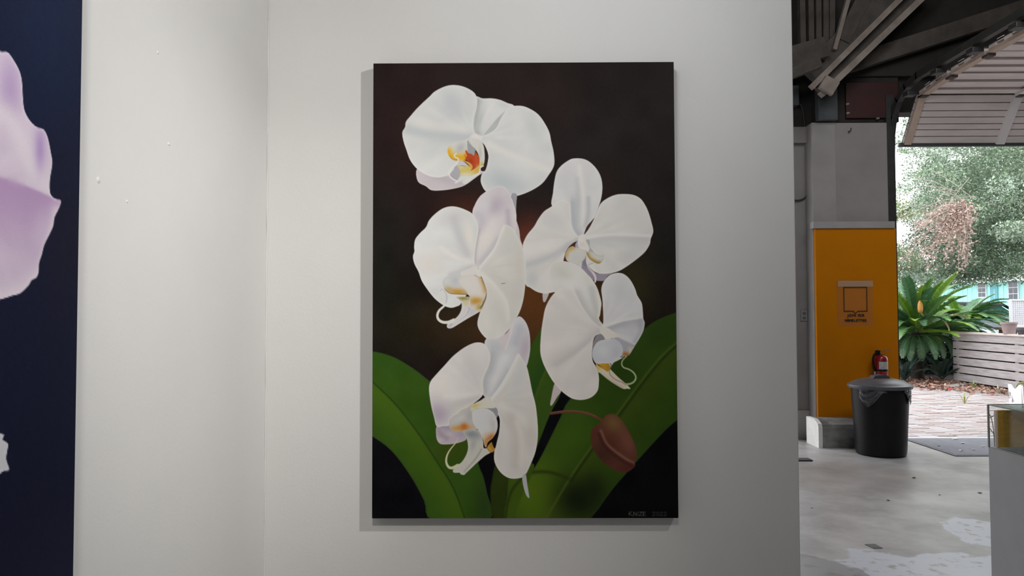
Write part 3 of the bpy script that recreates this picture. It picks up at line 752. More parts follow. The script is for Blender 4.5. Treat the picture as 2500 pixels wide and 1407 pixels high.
def canvas_face(name, corner, ux, uy, w, h, nx, ny, colfn, m, parent, gain):
    """dense flat grid: corner = top left, ux to the right, uy downwards (unit vectors)"""
    us, vs = np.linspace(0, 1, nx + 1), np.linspace(0, 1, ny + 1)
    U, V = np.meshgrid(us, vs)
    C = np.clip(colfn(U, V), 0, 255) / 255.0
    L = np.where(C <= 0.04045, C / 12.92, ((C + 0.055) / 1.055) ** 2.4) * gain
    o0 = ORIGIN[parent.name]
    co = (np.array(corner) - np.array(o0))[None, None, :] + U[..., None] * np.array(ux) * w + V[..., None] * np.array(uy) * h
    me = bpy.data.meshes.new(name)
    nv, nf = (nx + 1) * (ny + 1), nx * ny
    me.vertices.add(nv)
    me.vertices.foreach_set('co', co.reshape(-1).astype(np.float32))
    i = np.arange(nv).reshape(ny + 1, nx + 1)
    q = np.stack([i[:-1, :-1], i[1:, :-1], i[1:, 1:], i[:-1, 1:]], -1).reshape(-1)
    me.loops.add(nf * 4)
    me.loops.foreach_set('vertex_index', q.astype(np.int32))
    me.polygons.add(nf)
    me.polygons.foreach_set('loop_start', np.arange(0, nf * 4, 4, dtype=np.int32))
    me.update(calc_edges=True)
    at = me.color_attributes.new('paint', 'FLOAT_COLOR', 'POINT')
    rgba = np.ones((nv, 4), np.float32)
    rgba[:, :3] = L.reshape(-1, 3)
    at.data.foreach_set('color', rgba.ravel())
    me.materials.append(m)
    ob = bpy.data.objects.new(name, me)
    COL.objects.link(ob)
    ob.parent = parent
    ORIGIN[ob.name] = Vector(o0)
    return ob


M['oil'] = mat('oil_paint', (0.5, 0.5, 0.5), 0.42, attr='paint', bump=0.12, bscale=900, spec=0.08)
M['canvas_edge'] = mat('black_canvas_edge', (0.012, 0.011, 0.011), 0.7, (0.02, 0.018, 0.018), 30)
M['canvas_edge_blue'] = mat('navy_canvas_edge', (0.012, 0.013, 0.024), 0.7, (0.018, 0.019, 0.03), 30)
M['linen'] = mat('raw_linen_back', (0.45, 0.40, 0.32), 0.9, (0.40, 0.35, 0.28), 200)


# ------------------------------------------------------------------ gallery booth walls, floor, hall shell
YW = 2.25
XC = P(650, 703, YW).x           # inner corner
XE = P(1944, 703, YW).x          # free end of the main partition
struct('wall_main', MB().bbox((XC - 0.12, YW, 0.0), (XE, YW + 0.12, 3.0), 0.003), M['wall'], 'white painted partition wall that the orchid painting hangs on', 'wall')
struct('wall_left', MB().bbox((XC - 0.12, -1.2, 0.0), (XC, YW, 3.0), 0.002), M['wall'], 'white painted side wall left of the corner, carrying the lilac painting', 'wall')
# filler bead in the corner
bead = [(XC + 0.0015 + 0.0006 * math.sin(i * 1.7) + 0.0005 * R.random(), YW - 0.0015, 0.0 + i * 0.06) for i in range(51)]
tag(MB().tube(bead, [0.0020 + 0.0012 * R.random() for _ in bead], 6).build('trim_1', M['wall'], smooth=True), 'thin uneven bead of filler down the corner of the white walls', 'trim', kind='structure')
# nail-hole fills and scuffs on the left wall
for k, (px, py, r) in enumerate(((240, 440, .0065), (412, 352, .004), (310, 492, .0035), (385, 128, .004))):
    q = PX(px, py, XC)
    mb = MB().lathe([(0.0001, 0.0016), (r * .6, 0.0012), (r, 0.0)], (0, 0, 0), 14)
    mb.v = [(XC + v[2], q.y + v[0] * (1.6 if k == 1 else 1), q.z + v[1]) for v in mb.v]
    tag(mb.build('filled_nail_hole', M['wall'], smooth=True),
        ['round blob of filler on the left wall near the lilac painting', 'small filler smear on the left wall between corner and lilac painting', 'tiny filler dot below the round blob on the left wall', 'filler fleck high on the left wall'][k], 'filler', 'filled nail holes on the left wall')

fm = mat('polished_concrete', (0.50, 0.482, 0.47), 0.42, (0.25, 0.235, 0.225), 2.4, 12.0, contrast=(0.34, 0.68), bump=0.12, bscale=25, spec=0.4)
nt = fm.node_tree
pb = nt.nodes['Principled BSDF']
base_link = pb.inputs['Base Color'].links[0].from_socket
tc = nt.nodes.new('ShaderNodeTexCoord')
wv = nt.nodes.new('ShaderNodeTexNoise')
wv.inputs['Scale'].default_value = 3.0
wv.inputs['Detail'].default_value = 6
geo = nt.nodes.new('ShaderNodeNewGeometry')
nt.links.new(geo.outputs['Position'], wv.inputs['Vector'])


def floor_patch(center, scale, thr, col, fac_in, spots=False, soft=0.03):
    sub = nt.nodes.new('ShaderNodeVectorMath')
    sub.operation = 'SUBTRACT'
    sub.inputs[1].default_value = (*center, 0)
    nt.links.new(geo.outputs['Position'], sub.inputs[0])
    sc = nt.nodes.new('ShaderNodeVectorMath')
    sc.operation = 'MULTIPLY'
    sc.inputs[1].default_value = (1 / scale[0], 1 / scale[1], 0)
    nt.links.new(sub.outputs[0], sc.inputs[0])
    ln = nt.nodes.new('ShaderNodeVectorMath')
    ln.operation = 'LENGTH'
    nt.links.new(sc.outputs[0], ln.inputs[0])
    ad = nt.nodes.new('ShaderNodeMath')
    ad.operation = 'MULTIPLY_ADD'
    ad.inputs[1].default_value = 1.5
    nt.links.new(wv.outputs['Fac'], ad.inputs[0])
    nt.links.new(ln.outputs['Value'], ad.inputs[2])
    mr = nt.nodes.new('ShaderNodeMapRange')
    mr.inputs['From Min'].default_value = thr - soft
    mr.inputs['From Max'].default_value = thr + soft
    mr.inputs['To Min'].default_value = fac_in
    mr.inputs['To Max'].default_value = 0
    nt.links.new(ad.outputs[0], mr.inputs['Value'])
    fac = mr.outputs['Result']
    if spots:
        n2 = nt.nodes.new('ShaderNodeTexNoise')
        n2.inputs['Scale'].default_value = 14
        n2.inputs['Detail'].default_value = 5
        nt.links.new(geo.outputs['Position'], n2.inputs['Vector'])
        m2 = nt.nodes.new('ShaderNodeMapRange')
        m2.inputs['From Min'].default_value, m2.inputs['From Max'].default_value = 0.36, 0.45
        nt.links.new(n2.outputs['Fac'], m2.inputs['Value'])
        mu = nt.nodes.new('ShaderNodeMath')
        mu.operation = 'MULTIPLY'
        nt.links.new(fac, mu.inputs[0])
        nt.links.new(m2.outputs['Result'], mu.inputs[1])
        fac = mu.outputs[0]
    global base_link
    x = nt.nodes.new('ShaderNodeMix')
    x.data_type = 'RGBA'
    nt.links.new(fac, x.inputs['Factor'])
    nt.links.new(base_link, x.inputs['A'])
    x.inputs['B'].default_value = (*col, 1)
    nt.links.new(x.outputs['Result'], pb.inputs['Base Color'])
    base_link = x.outputs['Result']


q = PZ(2330, 1400)
floor_patch((q.x, q.y - 0.12), (0.80, 0.50), 1.78, (0.60, 0.62, 0.68), 0.8, spots=True)
q = PZ(2430, 1310)
floor_patch((q.x, q.y), (0.24, 0.34), 1.75, (0.60, 0.62, 0.68), 0.75, spots=True)
q = PZ(1950, 1400)
floor_patch((q.x, q.y), (0.32, 0.34), 1.75, (0.20, 0.185, 0.17), 0.7)
q = PZ(2090, 1165)
floor_patch((q.x, q.y), (0.7, 0.5), 1.8, (0.24, 0.205, 0.185), 0.6, soft=0.35)
struct('floor', MB().box((-9, -7, -0.12), (12, 7.85, 0.0)), fm, 'worn grey concrete floor with a patch of white paint residue', 'floor')

M['shell'] = mat('hall_wall_paint', (0.30, 0.29, 0.28), 0.8, (0.25, 0.24, 0.235), 1.2)
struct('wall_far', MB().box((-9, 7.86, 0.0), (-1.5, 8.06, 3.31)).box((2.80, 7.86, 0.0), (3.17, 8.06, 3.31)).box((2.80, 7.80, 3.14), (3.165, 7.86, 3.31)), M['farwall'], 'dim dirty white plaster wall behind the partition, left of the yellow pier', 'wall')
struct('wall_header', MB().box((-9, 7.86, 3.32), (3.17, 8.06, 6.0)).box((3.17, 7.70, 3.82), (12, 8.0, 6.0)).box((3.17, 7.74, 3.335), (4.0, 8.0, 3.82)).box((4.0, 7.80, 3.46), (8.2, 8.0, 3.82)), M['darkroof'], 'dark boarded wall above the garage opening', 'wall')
struct('wall_right', MB().box((12, -7, 0), (12.2, 8.0, 6.0)).box((8.2, 7.7, 0), (12, 8.0, 3.8)), M['shell'], 'far right wall of the hall beyond the garage opening', 'wall')
struct('wall_west', MB().box((-9.2, -7, 0), (-9, 8.06, 6.0)), M['shell'], 'left outer wall of the hall', 'wall')
struct('wall_rear', MB().box((-9.2, -7.2, 0), (12.2, -7, 6.0)), M['shell'], 'rear wall of the hall behind the camera', 'wall')
ceil = MB().box((-9.2, -7.2, 6.0), (12.2, 8.06, 6.15))
for k in range(30):
    ceil.box((-9, -6.8 + k * 0.5, 5.86), (12, -6.74 + k * 0.5, 6.0))
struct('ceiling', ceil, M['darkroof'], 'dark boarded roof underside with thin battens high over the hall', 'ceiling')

# pier
xl, xr = P(1994, 790, 7.64).x, P(2192, 790, 7.64).x
zt = P(2090, 552, 7.64).z
zy = P(2090, 558, 7.64).z
ztop = P(2090, 297, 7.64).z
pier = thing('wall_pier', 'square masonry pier beside the garage opening, white above and yellow below', 'pier', ((xl + xr) / 2, 7.8, 0), kind='structure')
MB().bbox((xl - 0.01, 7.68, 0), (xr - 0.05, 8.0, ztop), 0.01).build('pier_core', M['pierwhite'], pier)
tag(MB().bbox((xl, 7.64, 0.0), (xr, 7.682, zy), 0.004).build('yellow_panel', M['yellow'], pier), 'flat yellow painted panel')
MB().bbox((xl - 0.03, 7.615, zy), (xr - 0.02, 7.70, zt + 0.045), 0.004).build('cap_ledge', mat('ledge_paint', (0.36, 0.345, 0.34), 0.6, (0.32, 0.305, 0.30), 5), pier)
MB().bbox((xl - 0.005, 7.672, zt + .03), (xl + 0.24, 7.69, ztop), 0.003).build('pilaster_strip', mat('pilaster_paint', (0.325, 0.305, 0.295), 0.7, (0.285, 0.268, 0.258), 4), pier)
hk = P(2072, 322, 7.67)
tag(MB().tube([hk + Vector(v) for v in ((0, .01, .0), (0, -.03, 0), (.004, -.045, .012), (.006, -.04, .03))], 0.006, 6).build('wall_hook', M['black_metal'], smooth=True), 'small black hook high on the white part of the pier', 'hook')

# kerb at the foot of the pier
kx0, kx1 = 2.985, 3.62
kerb = MB().prism([(7.34, 0), (7.64, 0), (7.64, 0.262), (7.46, 0.262), (7.36, 0.225), (7.34, 0.19)], 'x', kx0 + 0.03, kx1)
km = mat('weathered_kerb_concrete', (0.30, 0.295, 0.285), 0.85, (0.13, 0.128, 0.122), 3.2, 6, stretch=(1, 1, 1.5), contrast=(0.40, 0.60), bump=0.3, bscale=30)
t = thing('concrete_kerb', 'low stained concrete kerb at the foot of the yellow pier', 'kerb', ((kx0 + kx1) / 2, 7.49, 0))
kerb.build('kerb_block', km, t)
tag(MB().prism([(7.335, 0), (7.64, 0), (7.64, 0.27), (7.44, 0.27), (7.35, 0.235), (7.335, 0.20)], 'x', kx0 - 0.01, kx0 + 0.03).build('whitewashed_end', mat('kerb_whitewash', (0.88, 0.87, 0.84), 0.8, (0.78, 0.77, 0.73), 9), t), 'whitewashed end face')
tag(MB().bbox((2.81, 7.84, 0.0), (3.16, 7.862, 0.30), 0.004).build('trim_2', mat('skirting_paint', (0.36, 0.345, 0.33), 0.8, (0.28, 0.27, 0.26), 6), origin=(2.7, 7.85, 0)), 'low skirting board along the dim wall left of the pier', 'skirting', kind='structure')

# outlet + cable on the dim wall
oc = P(1963, 771, 7.85)
t = thing('wall_outlet', 'small grey double power outlet on the dim wall left of the yellow pier', 'outlet', oc)
MB().bbox((oc.x - .035, 7.845, oc.z - .055), (oc.x + .035, 7.859, oc.z + .055), 0.003).build('cover_plate', mat('outlet_plate', (0.24, 0.23, 0.22), 0.5, (0.22, 0.21, 0.20), 20), t)
for dz in (-.024, .024):
    MB().bbox((oc.x - .016, 7.842, oc.z + dz - .014), (oc.x + .016, 7.847, oc.z + dz + .014), 0.002).build('socket', mat('socket_grey', (0.10, 0.097, 0.094), 0.5, (0.09, 0.087, 0.084), 20), t)
cab = [P(px, py, 7.835) for px, py in ((1948, 250), (1958, 262), (1963, 290), (1966, 330), (1971, 370), (1979, 410), (1981, 440), (1977, 465), (1968, 480), (1955, 488), (1940, 489), (1915, 482))]
tag(MB().tube([Vector(v) for v in spline([tuple(v) for v in cab], False, 4)], 0.0085, 6).build('hanging_cable', M['black_metal'], smooth=True), 'black cable sagging down the dim wall beside the pier', 'cable')
bx = P(1938, 235, 7.80)
tag(MB().bbox((bx.x - .1, 7.74, bx.z - .11), (bx.x + .035, 7.86, bx.z + .1), 0.006).build('junction_box', mat('junction_box_grey', (0.085, 0.09, 0.10), 0.6, (0.07, 0.075, 0.085), 10)), 'dark grey box on the wall where the black cable starts', 'box')

# ------------------------------------------------------------------ roof timbers over the pier
def timber(name, p0, p1, Y, w, d, m, label, cat='beam'):
    a, b = P(p0[0], p0[1], Y), P(p1[0], p1[1], Y)
    return tag(MB().beam(a, b, w, d).build(name, m, origin=(a + b) / 2), label, cat, 'roof timbers over the pier')


a, b = P(1992, 225, 7.66), P(2040, 296, 7.66)
tag(MB().bbox((a.x, 7.60, b.z), (b.x, 7.69, a.z + .10), 0.004).build('timber_post', M['steel_grey']), 'short grey post standing on top of the white pier', 'post')
a, b = P(2042, 203, 7.72), P(2185, 296, 7.72)
t = thing('steel_lintel', 'maroon painted steel plate above the white pier', 'lintel', ((a.x + b.x) / 2, 7.76, b.z))
MB().bbox((a.x + .09, 7.70, b.z + .03), (b.x + .03, 7.73, a.z), 0.004).build('plate', M['maroon'], t)
MB().bbox((a.x, 7.735, b.z - .005), (b.x + .05, 7.86, a.z + .3), 0.004).build('backing', M['darkroof'], t)
for px, py in ((2068, 255), (2069, 277), (2142, 290)):
    c = P(px, py, 7.70)
    MB().beam(c + Vector((-.012, -.002, 0)), c + Vector((.02, -.002, .006)), .008, .018, (0, 0, 1)).build('bolt', M['wood_old'], t)
timber('roof_brace', (1980, 214), (2225, -30), 7.30, 0.055, 0.06, M['wood_old'], 'upper pale board of the double diagonal brace rising from the grey post')
timber('roof_brace', (2004, 232), (2290, -42), 7.26, 0.060, 0.08, M['wood_old'], 'lower pale board of the double diagonal brace rising from the grey post')
timber('roof_brace', (1996, 222), (2258, -36), 7.42, 0.13, 0.05, M['wood_dark'], 'dark web board between the two pale diagonal boards')
timber('roof_brace', (1980, 190), (2190, -25), 7.46, 0.28, 0.10, M['wood_dark'], 'broad dark diagonal board behind the double brace')
timber('roof_brace', (2032, 194), (2014, 224), 7.19, 0.15, 0.05, M['wood_old'], 'short block at the foot of the double diagonal brace')
timber('rafter', (2040, 168), (2560, 2), 7.60, 0.165, 0.12, M['wood_dark'], 'long dark rafter climbing gently across to the right above the garage door')
timber('rafter', (1900, 150), (2012, 118), 7.35, 0.20, 0.12, M['wood_dark'], 'thick dark beam end meeting the braces beside the partition')
timber('rafter', (1905, 190), (2000, 154), 7.20, 0.10, 0.10, M['wood_dark'], 'lower split piece of the thick beam end')
for k, px in enumerate((1958, 1978, 1996, 2013, 2028)):
    timber('wall_stud', (px, 120), (px - 3 + k, -40), 7.55 + .02 * (k % 2), 0.055, 0.08, M['wood_dark'], ['first', 'second', 'third', 'fourth', 'fifth'][k] + ' dark upright stud counted from the partition, above the beam end')
timber('roof_brace', (2036, 122), (2075, -20), 7.38, 0.04, 0.05, M['wood_old'], 'thin pale lath fanning up steeply behind the braces')
timber('roof_brace', (2055, 100), (2118, -25), 7.42, 0.14, 0.05, M['wood_dark'], 'steep dark board fanning up right of the thin lath')

# ------------------------------------------------------------------ overhead garage door
gd = thing('garage_door', 'pale ribbed overhead garage door rolled up under the roof', 'garage door', (6.1, 7.7, 3.1))
M['doorpaint'] = mat('door_grey_paint', (0.80, 0.72, 0.69), 0.5, (0.70, 0.63, 0.60), 3.0, stretch=(1, 4, 4), bump=0.1, bscale=30)
M['doorwhite'] = mat('door_stile_paint', (0.85, 0.82, 0.80), 0.5, (0.8, 0.77, 0.75), 6.0)
M['doorprimer'] = mat('door_end_primer', (0.58, 0.44, 0.35), 0.6, (0.50, 0.38, 0.30), 6.0)
M['rust'] = mat('rusty_hinge', (0.05, 0.045, 0.042), 0.7, (0.09, 0.07, 0.055), 40)
DX0, DX1 = 4.06, 8.1
path = [(7.72, 3.105), (7.405, 3.545), (6.86, 3.60), (6.31, 3.61), (5.76, 3.61), (5.21, 3.61), (4.66, 3.61)]
for k in range(6):
    (y0, z0), (y1, z1) = path[k], path[k + 1]
    p0, p1 = Vector((0, y0, z0)), Vector((0, y1, z1))
    d = (p1 - p0).normalized()
    p0, p1 = p0 + d * (0.008 if k == 0 else 0.022), p1 - d * (0.010 if k == 0 else 0.030)
    nrm = Vector((0, d.z, -d.y))        # to the hall side (down / towards camera)
    if nrm.z > 0:
        nrm = -nrm
    sec = MB().beam(Vector(((DX0 + DX1) / 2, *(p0 - nrm * .02)[1:])), Vector(((DX0 + DX1) / 2, *(p1 - nrm * .02)[1:])), DX1 - DX0, 0.012, nrm)
    so = sec.build('door_section', M['rust'], gd)
    L = (p1 - p0).length
    cuts = [0.0, 0.15, 0.29, 0.41, 0.55, 0.68, 0.84, 1.0] if k == 0 else [0.0, 0.22, 0.40, 0.60, 0.80, 1.0]
    for j in range(len(cuts) - 1):
        a_, b_ = p0 + d * (L * cuts[j] + .005), p0 + d * (L * cuts[j + 1] - .005)
        off = 0.0 if (j % 2 == 0 or k == 0) else -0.020
        mbs = MB().beam(Vector(((DX0 + DX1) / 2, *(a_ + nrm * off)[1:])), Vector(((DX0 + DX1) / 2, *(b_ + nrm * off)[1:])), DX1 - DX0, 0.03, nrm)
        mbs.build('slat', M['doorpaint'], so)
    for j, (xa, wd, mm) in enumerate(((DX0 + .035, .07, 'doorprimer'), (5.06, .085, 'doorwhite'), (6.1, .085, 'doorwhite'), (7.1, .085, 'doorwhite'))):
        MB().beam(Vector((xa, *(p0 + nrm * .03)[1:])), Vector((xa, *(p1 + nrm * .03)[1:])), wd, 0.032, nrm).build('stile', M[mm], so)
        h = p1 + nrm * .055
        MB().bbox((xa - .035, h.y - .045, h.z - .012), (xa + .035, h.y + .045, h.z + .012), .004).build('hinge', M['rust'], so)
    # bottom rubber seal on the first section
    if k == 0:
        MB().bbox((DX0 - .03, y0 - .02, z0 - .03), (DX1, y0 + .03, z0 + .012), .006).build('bottom_seal', M['steel_grey'], so)
for xs in (3.958, 8.20):
    tr = [(7.76, 0.02), (7.76, 3.00), (7.75, 3.20), (7.70, 3.38), (7.58, 3.53), (7.42, 3.62), (7.2, 3.66), (4.4, 3.68)]
    mbt = MB()
    for (ya, za), (yb, zb) in zip(tr[:-1], tr[1:]):
        ext = (Vector((0, yb, zb)) - Vector((0, ya, za))).normalized() * .01
        mbt.beam(Vector((xs, ya, za)) - ext, Vector((xs, yb, zb)) + ext, 0.055, 0.07, (0, .7, -.7))
    mbt.build('track', M['black_metal'], gd)
    # jamb angle behind the track
    MB().box((xs - .078 if xs < 6 else xs - .012, 7.69, 0.0), (xs + .005 if xs < 6 else xs + .06, 7.86, 3.62)).build('jamb_angle', M['black_metal'], gd)
    for (y, z) in ((7.36, 3.58), (6.86, 3.64), (6.31, 3.64), (5.76, 3.64)):
        s_ = 1 if xs < 6 else -1
        MB().bbox((xs + s_ * .0 - .05, y - .05, z - .075), (xs + .05, y + .05, z - .03), .006).build('roller_bracket', M['black_metal'], gd)
hang = MB()
for y in (5.0,):
    hang.box((3.99, y - .02, 3.70), (4.03, y + .02, 5.9))
hang.build('track_hanger', M['black_metal'], gd)

# ------------------------------------------------------------------ the orchid painting
c_tl, c_tr, c_br, c_bl = P(911, 153, 2.21), P(1646, 152, 2.21), P(1656, 1266, 2.21), P(908, 1267, 2.21)
px0, px1 = (c_tl.x + c_bl.x) / 2, (c_tr.x + c_br.x) / 2
pz0, pz1 = (c_bl.z + c_br.z) / 2, (c_tl.z + c_tr.z) / 2
op = thing('orchid_painting', 'tall unframed canvas painting of white orchids and green leaves on dark ground', 'painting', ((px0 + px1) / 2, 2.23, pz0))
MB().bbox((px0, 2.2102, pz0), (px1, 2.2485, pz1), 0.0025).build('canvas_edge', M['canvas_edge'], op)


def col_orchid(U, V):
    tl, tr, br, bl = (911, 153.0), (1646, 152.0), (1656, 1266.0), (908, 1267.0)
    X = (tl[0] * (1 - U) + tr[0] * U) * (1 - V) + (bl[0] * (1 - U) + br[0] * U) * V
    Y = (tl[1] * (1 - U) + tr[1] * U) * (1 - V) + (bl[1] * (1 - U) + br[1] * U) * V
    return paint_orchids(X, Y)


tag(canvas_face('painted_face', (px0 + .001, 2.2096, pz1 - .001), (1, 0, 0), (0, 0, -1), px1 - px0 - .002, pz1 - pz0 - .002, 620, 930, col_orchid, M['oil'], op, 0.97),
    'painted orchids signed KNIZE 2022')

# the lilac painting on the left wall
xf = XC + 0.04
e_t, e_b = PX(190, 703, xf), None
ye = e_t.y
lz1, lz0, lw = 2.12, 0.72, 0.92
lp = thing('lilac_painting', 'navy canvas painting of a lilac flower, cut off by the left picture edge', 'painting', (XC + .02, ye - lw / 2, lz0))
MB().bbox((XC + .0015, ye - lw, lz0), (xf - .0002, ye, lz1), 0.0025).build('canvas_edge', M['canvas_edge_blue'], lp)


def to_canvas(pts, crop):
    out = []
    for zx, zy in pts:
        w = PX(crop[0] + zx / crop[2], crop[1] + zy / crop[2], xf)
        out.append(((w.y - ye) * 1000, (lz1 - w.z) * 1000))
    return out


o1 = to_canvas([(2, 90), (20, 93), (40, 97), (65, 130), (95, 185), (108, 240), (113, 330), (122, 385), (150, 435), (185, 465), (215, 475), (235, 515), (250, 590), (257, 640), (245, 720), (245, 780), (258, 805), (280, 818), (300, 825), (290, 860), (268, 905), (262, 945), (245, 985), (218, 1040), (205, 1090), (192, 1130), (190, 1170), (180, 1200), (155, 1215), (140, 1240), (100, 1278), (60, 1290), (2, 1308)], (0, 80, 2.009))
x0_, y0_, y1_ = o1[0][0], o1[0][1], o1[-1][1]
o1 = o1 + [(x0_ - 60, y1_ + 12), (x0_ - 150, y1_ + 20), (x0_ - 260, y1_ - 10), (x0_ - 380, y1_ - 60), (x0_ - 450, y1_ - 160), (x0_ - 430, y0_ + 120), (x0_ - 340, y0_ + 30), (x0_ - 200, y0_ + 30), (x0_ - 90, y0_ - 8), (x0_ - 30, y0_ - 4)]
o2 = to_canvas([(0, 260), (20, 310), (65, 345), (58, 400), (50, 470), (75, 550), (40, 565), (0, 585)], (0, 980, 3.295))
xa, ya, yb = o2[0][0], o2[0][1], o2[-1][1]
o2 = o2 + [(xa - 80, yb + 30), (xa - 230, yb + 60), (xa - 330, yb - 20), (xa - 260, ya - 30), (xa - 100, ya - 10)]


def col_lilac(U, V):
    return paint_lilac((U - 1) * lw * 1000, V * (lz1 - lz0) * 1000, o1, o2, lambda a_, b_: to_canvas([(a_, b_)], (0, 0, 1))[0])


canvas_face('painted_face', (xf + .0004, ye - lw + .001, lz1 - .001), (0, 1, 0), (0, 0, -1), lw - .002, lz1 - lz0 - .002, 460, 700, col_lilac, M['oil'], lp, 0.97)


# ------------------------------------------------------------------ things by the pier
# sign in a clear pocket
s0, s1 = P(2042, 684, 7.638), P(2133, 797, 7.638)
sg = thing('newsletter_sign', 'clear plastic sign with a speech bubble, reading JOIN OUR NEWSLETTER, on the yellow pier', 'sign', ((s0.x + s1.x) / 2, 7.637, s1.z))
MB().bbox((s0.x, 7.633, s1.z), (s1.x, 7.6395, s0.z), 0.001).build('plastic_pocket', glass_mat('clear_pocket', (0.985, 0.98, 0.975), diffuse=0.02, dcol=(0.75, 0.68, 0.6)), sg)
b0, b1 = P(2046, 686, 7.631), P(2131, 700, 7.631)
MB().box((b0.x, 7.6315, b1.z), (b1.x, 7.6328, b0.z)).build('reflection_strip', glass_mat('painted_reflection', (0.97, 0.95, 0.93), diffuse=0.22, dcol=(0.85, 0.70, 0.52)), sg)  # pale band painted in as the reflection across the pocket's top
inkm = mat('sign_ink', (0.015, 0.013, 0.012), 0.6, (0.02, 0.018, 0.016), 30)
f0, f1 = P(2059, 701, 7.632), P(2118, 759, 7.632)
fr = MB()
e = 0.008
yb_, yf_ = 7.6325, 7.6312
cxm = (f0.x + f1.x) / 2
fr.box((f0.x, yf_, f0.z - e), (f1.x, yb_, f0.z)).box((f0.x, yf_, f1.z), (f0.x + e, yb_, f0.z - e)).box((f1.x - e, yf_, f1.z), (f1.x, yb_, f0.z - e))
fr.box((f0.x, yf_, f1.z - e), (cxm - .022, yb_, f1.z)).box((cxm + .022, yf_, f1.z - e), (f1.x, yb_, f1.z))
fr.beam((cxm - .022, (yf_ + yb_) / 2, f1.z - e / 2), (cxm, (yf_ + yb_) / 2, f1.z - .030), .007, .0013)
fr.beam((cxm + .022, (yf_ + yb_) / 2, f1.z - e / 2), (cxm, (yf_ + yb_) / 2, f1.z - .030), .007, .0013)
fr.build('bubble_outline', inkm, sg)


def text(body, name, loc, size, m, parent, rot=(math.pi / 2, 0, 0), bold=0.0, sx=1.0, space=1.0):
    c = bpy.data.curves.new(name, 'FONT')
    c.body = body
    c.size = size
    c.align_x = 'CENTER'
    c.align_y = 'CENTER'
    c.extrude = 0.0006
    c.offset = bold
    c.space_character = space
    c.materials.append(m)
    tmp = bpy.data.objects.new(name, c)
    COL.objects.link(tmp)
    bpy.context.view_layer.update()
    me = bpy.data.meshes.new_from_object(tmp.evaluated_get(bpy.context.evaluated_depsgraph_get()))
    bpy.data.objects.remove(tmp)
    o = bpy.data.objects.new(name, me)
    COL.objects.link(o)
    o.parent = parent
    o.location = Vector(loc) - ORIGIN[parent.name]
    o.rotation_euler = rot
    o.scale = (sx, 1, 1)
    return o


for word, zz, wd in (('JOIN OUR', P(2090, 770.5, 7.632).z, 0.180), ('NEWSLETTER', P(2090, 783, 7.632).z, 0.222)):
    for i_, ch in enumerate(word):
        if ch != ' ':
            text(ch, 'letter', (cxm - wd / 2 + wd * (i_ + .5) / len(word), 7.6318, zz), 0.034, inkm, sg, bold=0.0018)

# fire extinguisher
ex = P(2151, 900, 7.56)
zb, zt_ = P(2151, 931, 7.56).z, P(2151, 866, 7.56).z
r = 0.064
fe = thing('fire_extinguisher', 'red fire extinguisher hanging on the yellow pier above the black bin', 'fire extinguisher', (ex.x, 7.56, zb))
red = mat('extinguisher_red', (0.30, 0.010, 0.016), 0.3, (0.26, 0.008, 0.014), 10, coat=0.3)
MB().lathe([(0.0001, 0), (r * .9, 0), (r, .012), (r, zt_ - zb - .05), (r * .93, zt_ - zb - .028), (r * .7, zt_ - zb - .010), (r * .35, zt_ - zb), (0.0001, zt_ - zb)], (ex.x, 7.56, zb), 28).build('cylinder', red, fe, smooth=40)
MB().lathe([(r + .0012, 0), (r + .0012, .018)], (ex.x, 7.56, zb + .005), 28).build('bottom_band', mat('band_white', (0.6, 0.59, 0.57), 0.5, (0.5, 0.49, 0.47), 12), fe, smooth=True)
MB().lathe([(r + .0012, 0), (r + .0012, .075)], (ex.x, 7.56, zb + .125), 18, -2.3, -.45).build('paper_label', mat('label_paper', (0.55, 0.54, 0.52), 0.6, (0.38, 0.37, 0.36), 60), fe, smooth=True)
MB().lathe([(r + .0018, 0), (r + .004, .004), (r + .004, .012), (r + .0018, .016)], (ex.x, 7.56, zb + .105), 28).build('strap', M['black'], fe, smooth=True)
zc = zt_
MB().lathe([(.018, -.005), (.018, .012), (.026, .014), (.026, .05), (.016, .056), (.0001, .056)], (ex.x - .03, 7.56, zc - .012), 16).build('valve', M['black'], fe, smooth=40)
chrome = mat('brushed_lever', (0.5, 0.5, 0.5), 0.3, (0.42, 0.42, 0.42), 20, metal=0.9)
MB().beam((ex.x - .02, 7.555, zc + .028), (ex.x + .088, 7.545, zc + .047), .005, .022).build('lever', chrome, fe)
MB().beam((ex.x - .02, 7.555, zc + .012), (ex.x + .06, 7.545, zc + .006), .005, .022).build('carry_handle', chrome, fe)
hs = [(ex.x - .045, 7.545, zc + .02), (ex.x - .075, 7.54, zc + .0), (ex.x - .09, 7.54, zc - .05), (ex.x - .085, 7.54, zc - .11), (ex.x - .072, 7.54, zc - .15), (ex.x - .07, 7.54, zc - .175)]
MB().tube([Vector(v) for v in spline(hs, False, 4)], 0.011, 8).build('hose', M['black'], fe, smooth=True)
MB().lathe([(.0001, 0), (.014, 0), (.011, .035), (.0001, .035)], (ex.x - .07, 7.54, zc - .205), 12).build('nozzle', chrome, fe, smooth=40)
MB().box((ex.x - .02, 7.62, zb + .08), (ex.x + .02, 7.642, zt_)).build('wall_bracket', M['black_metal'], fe)

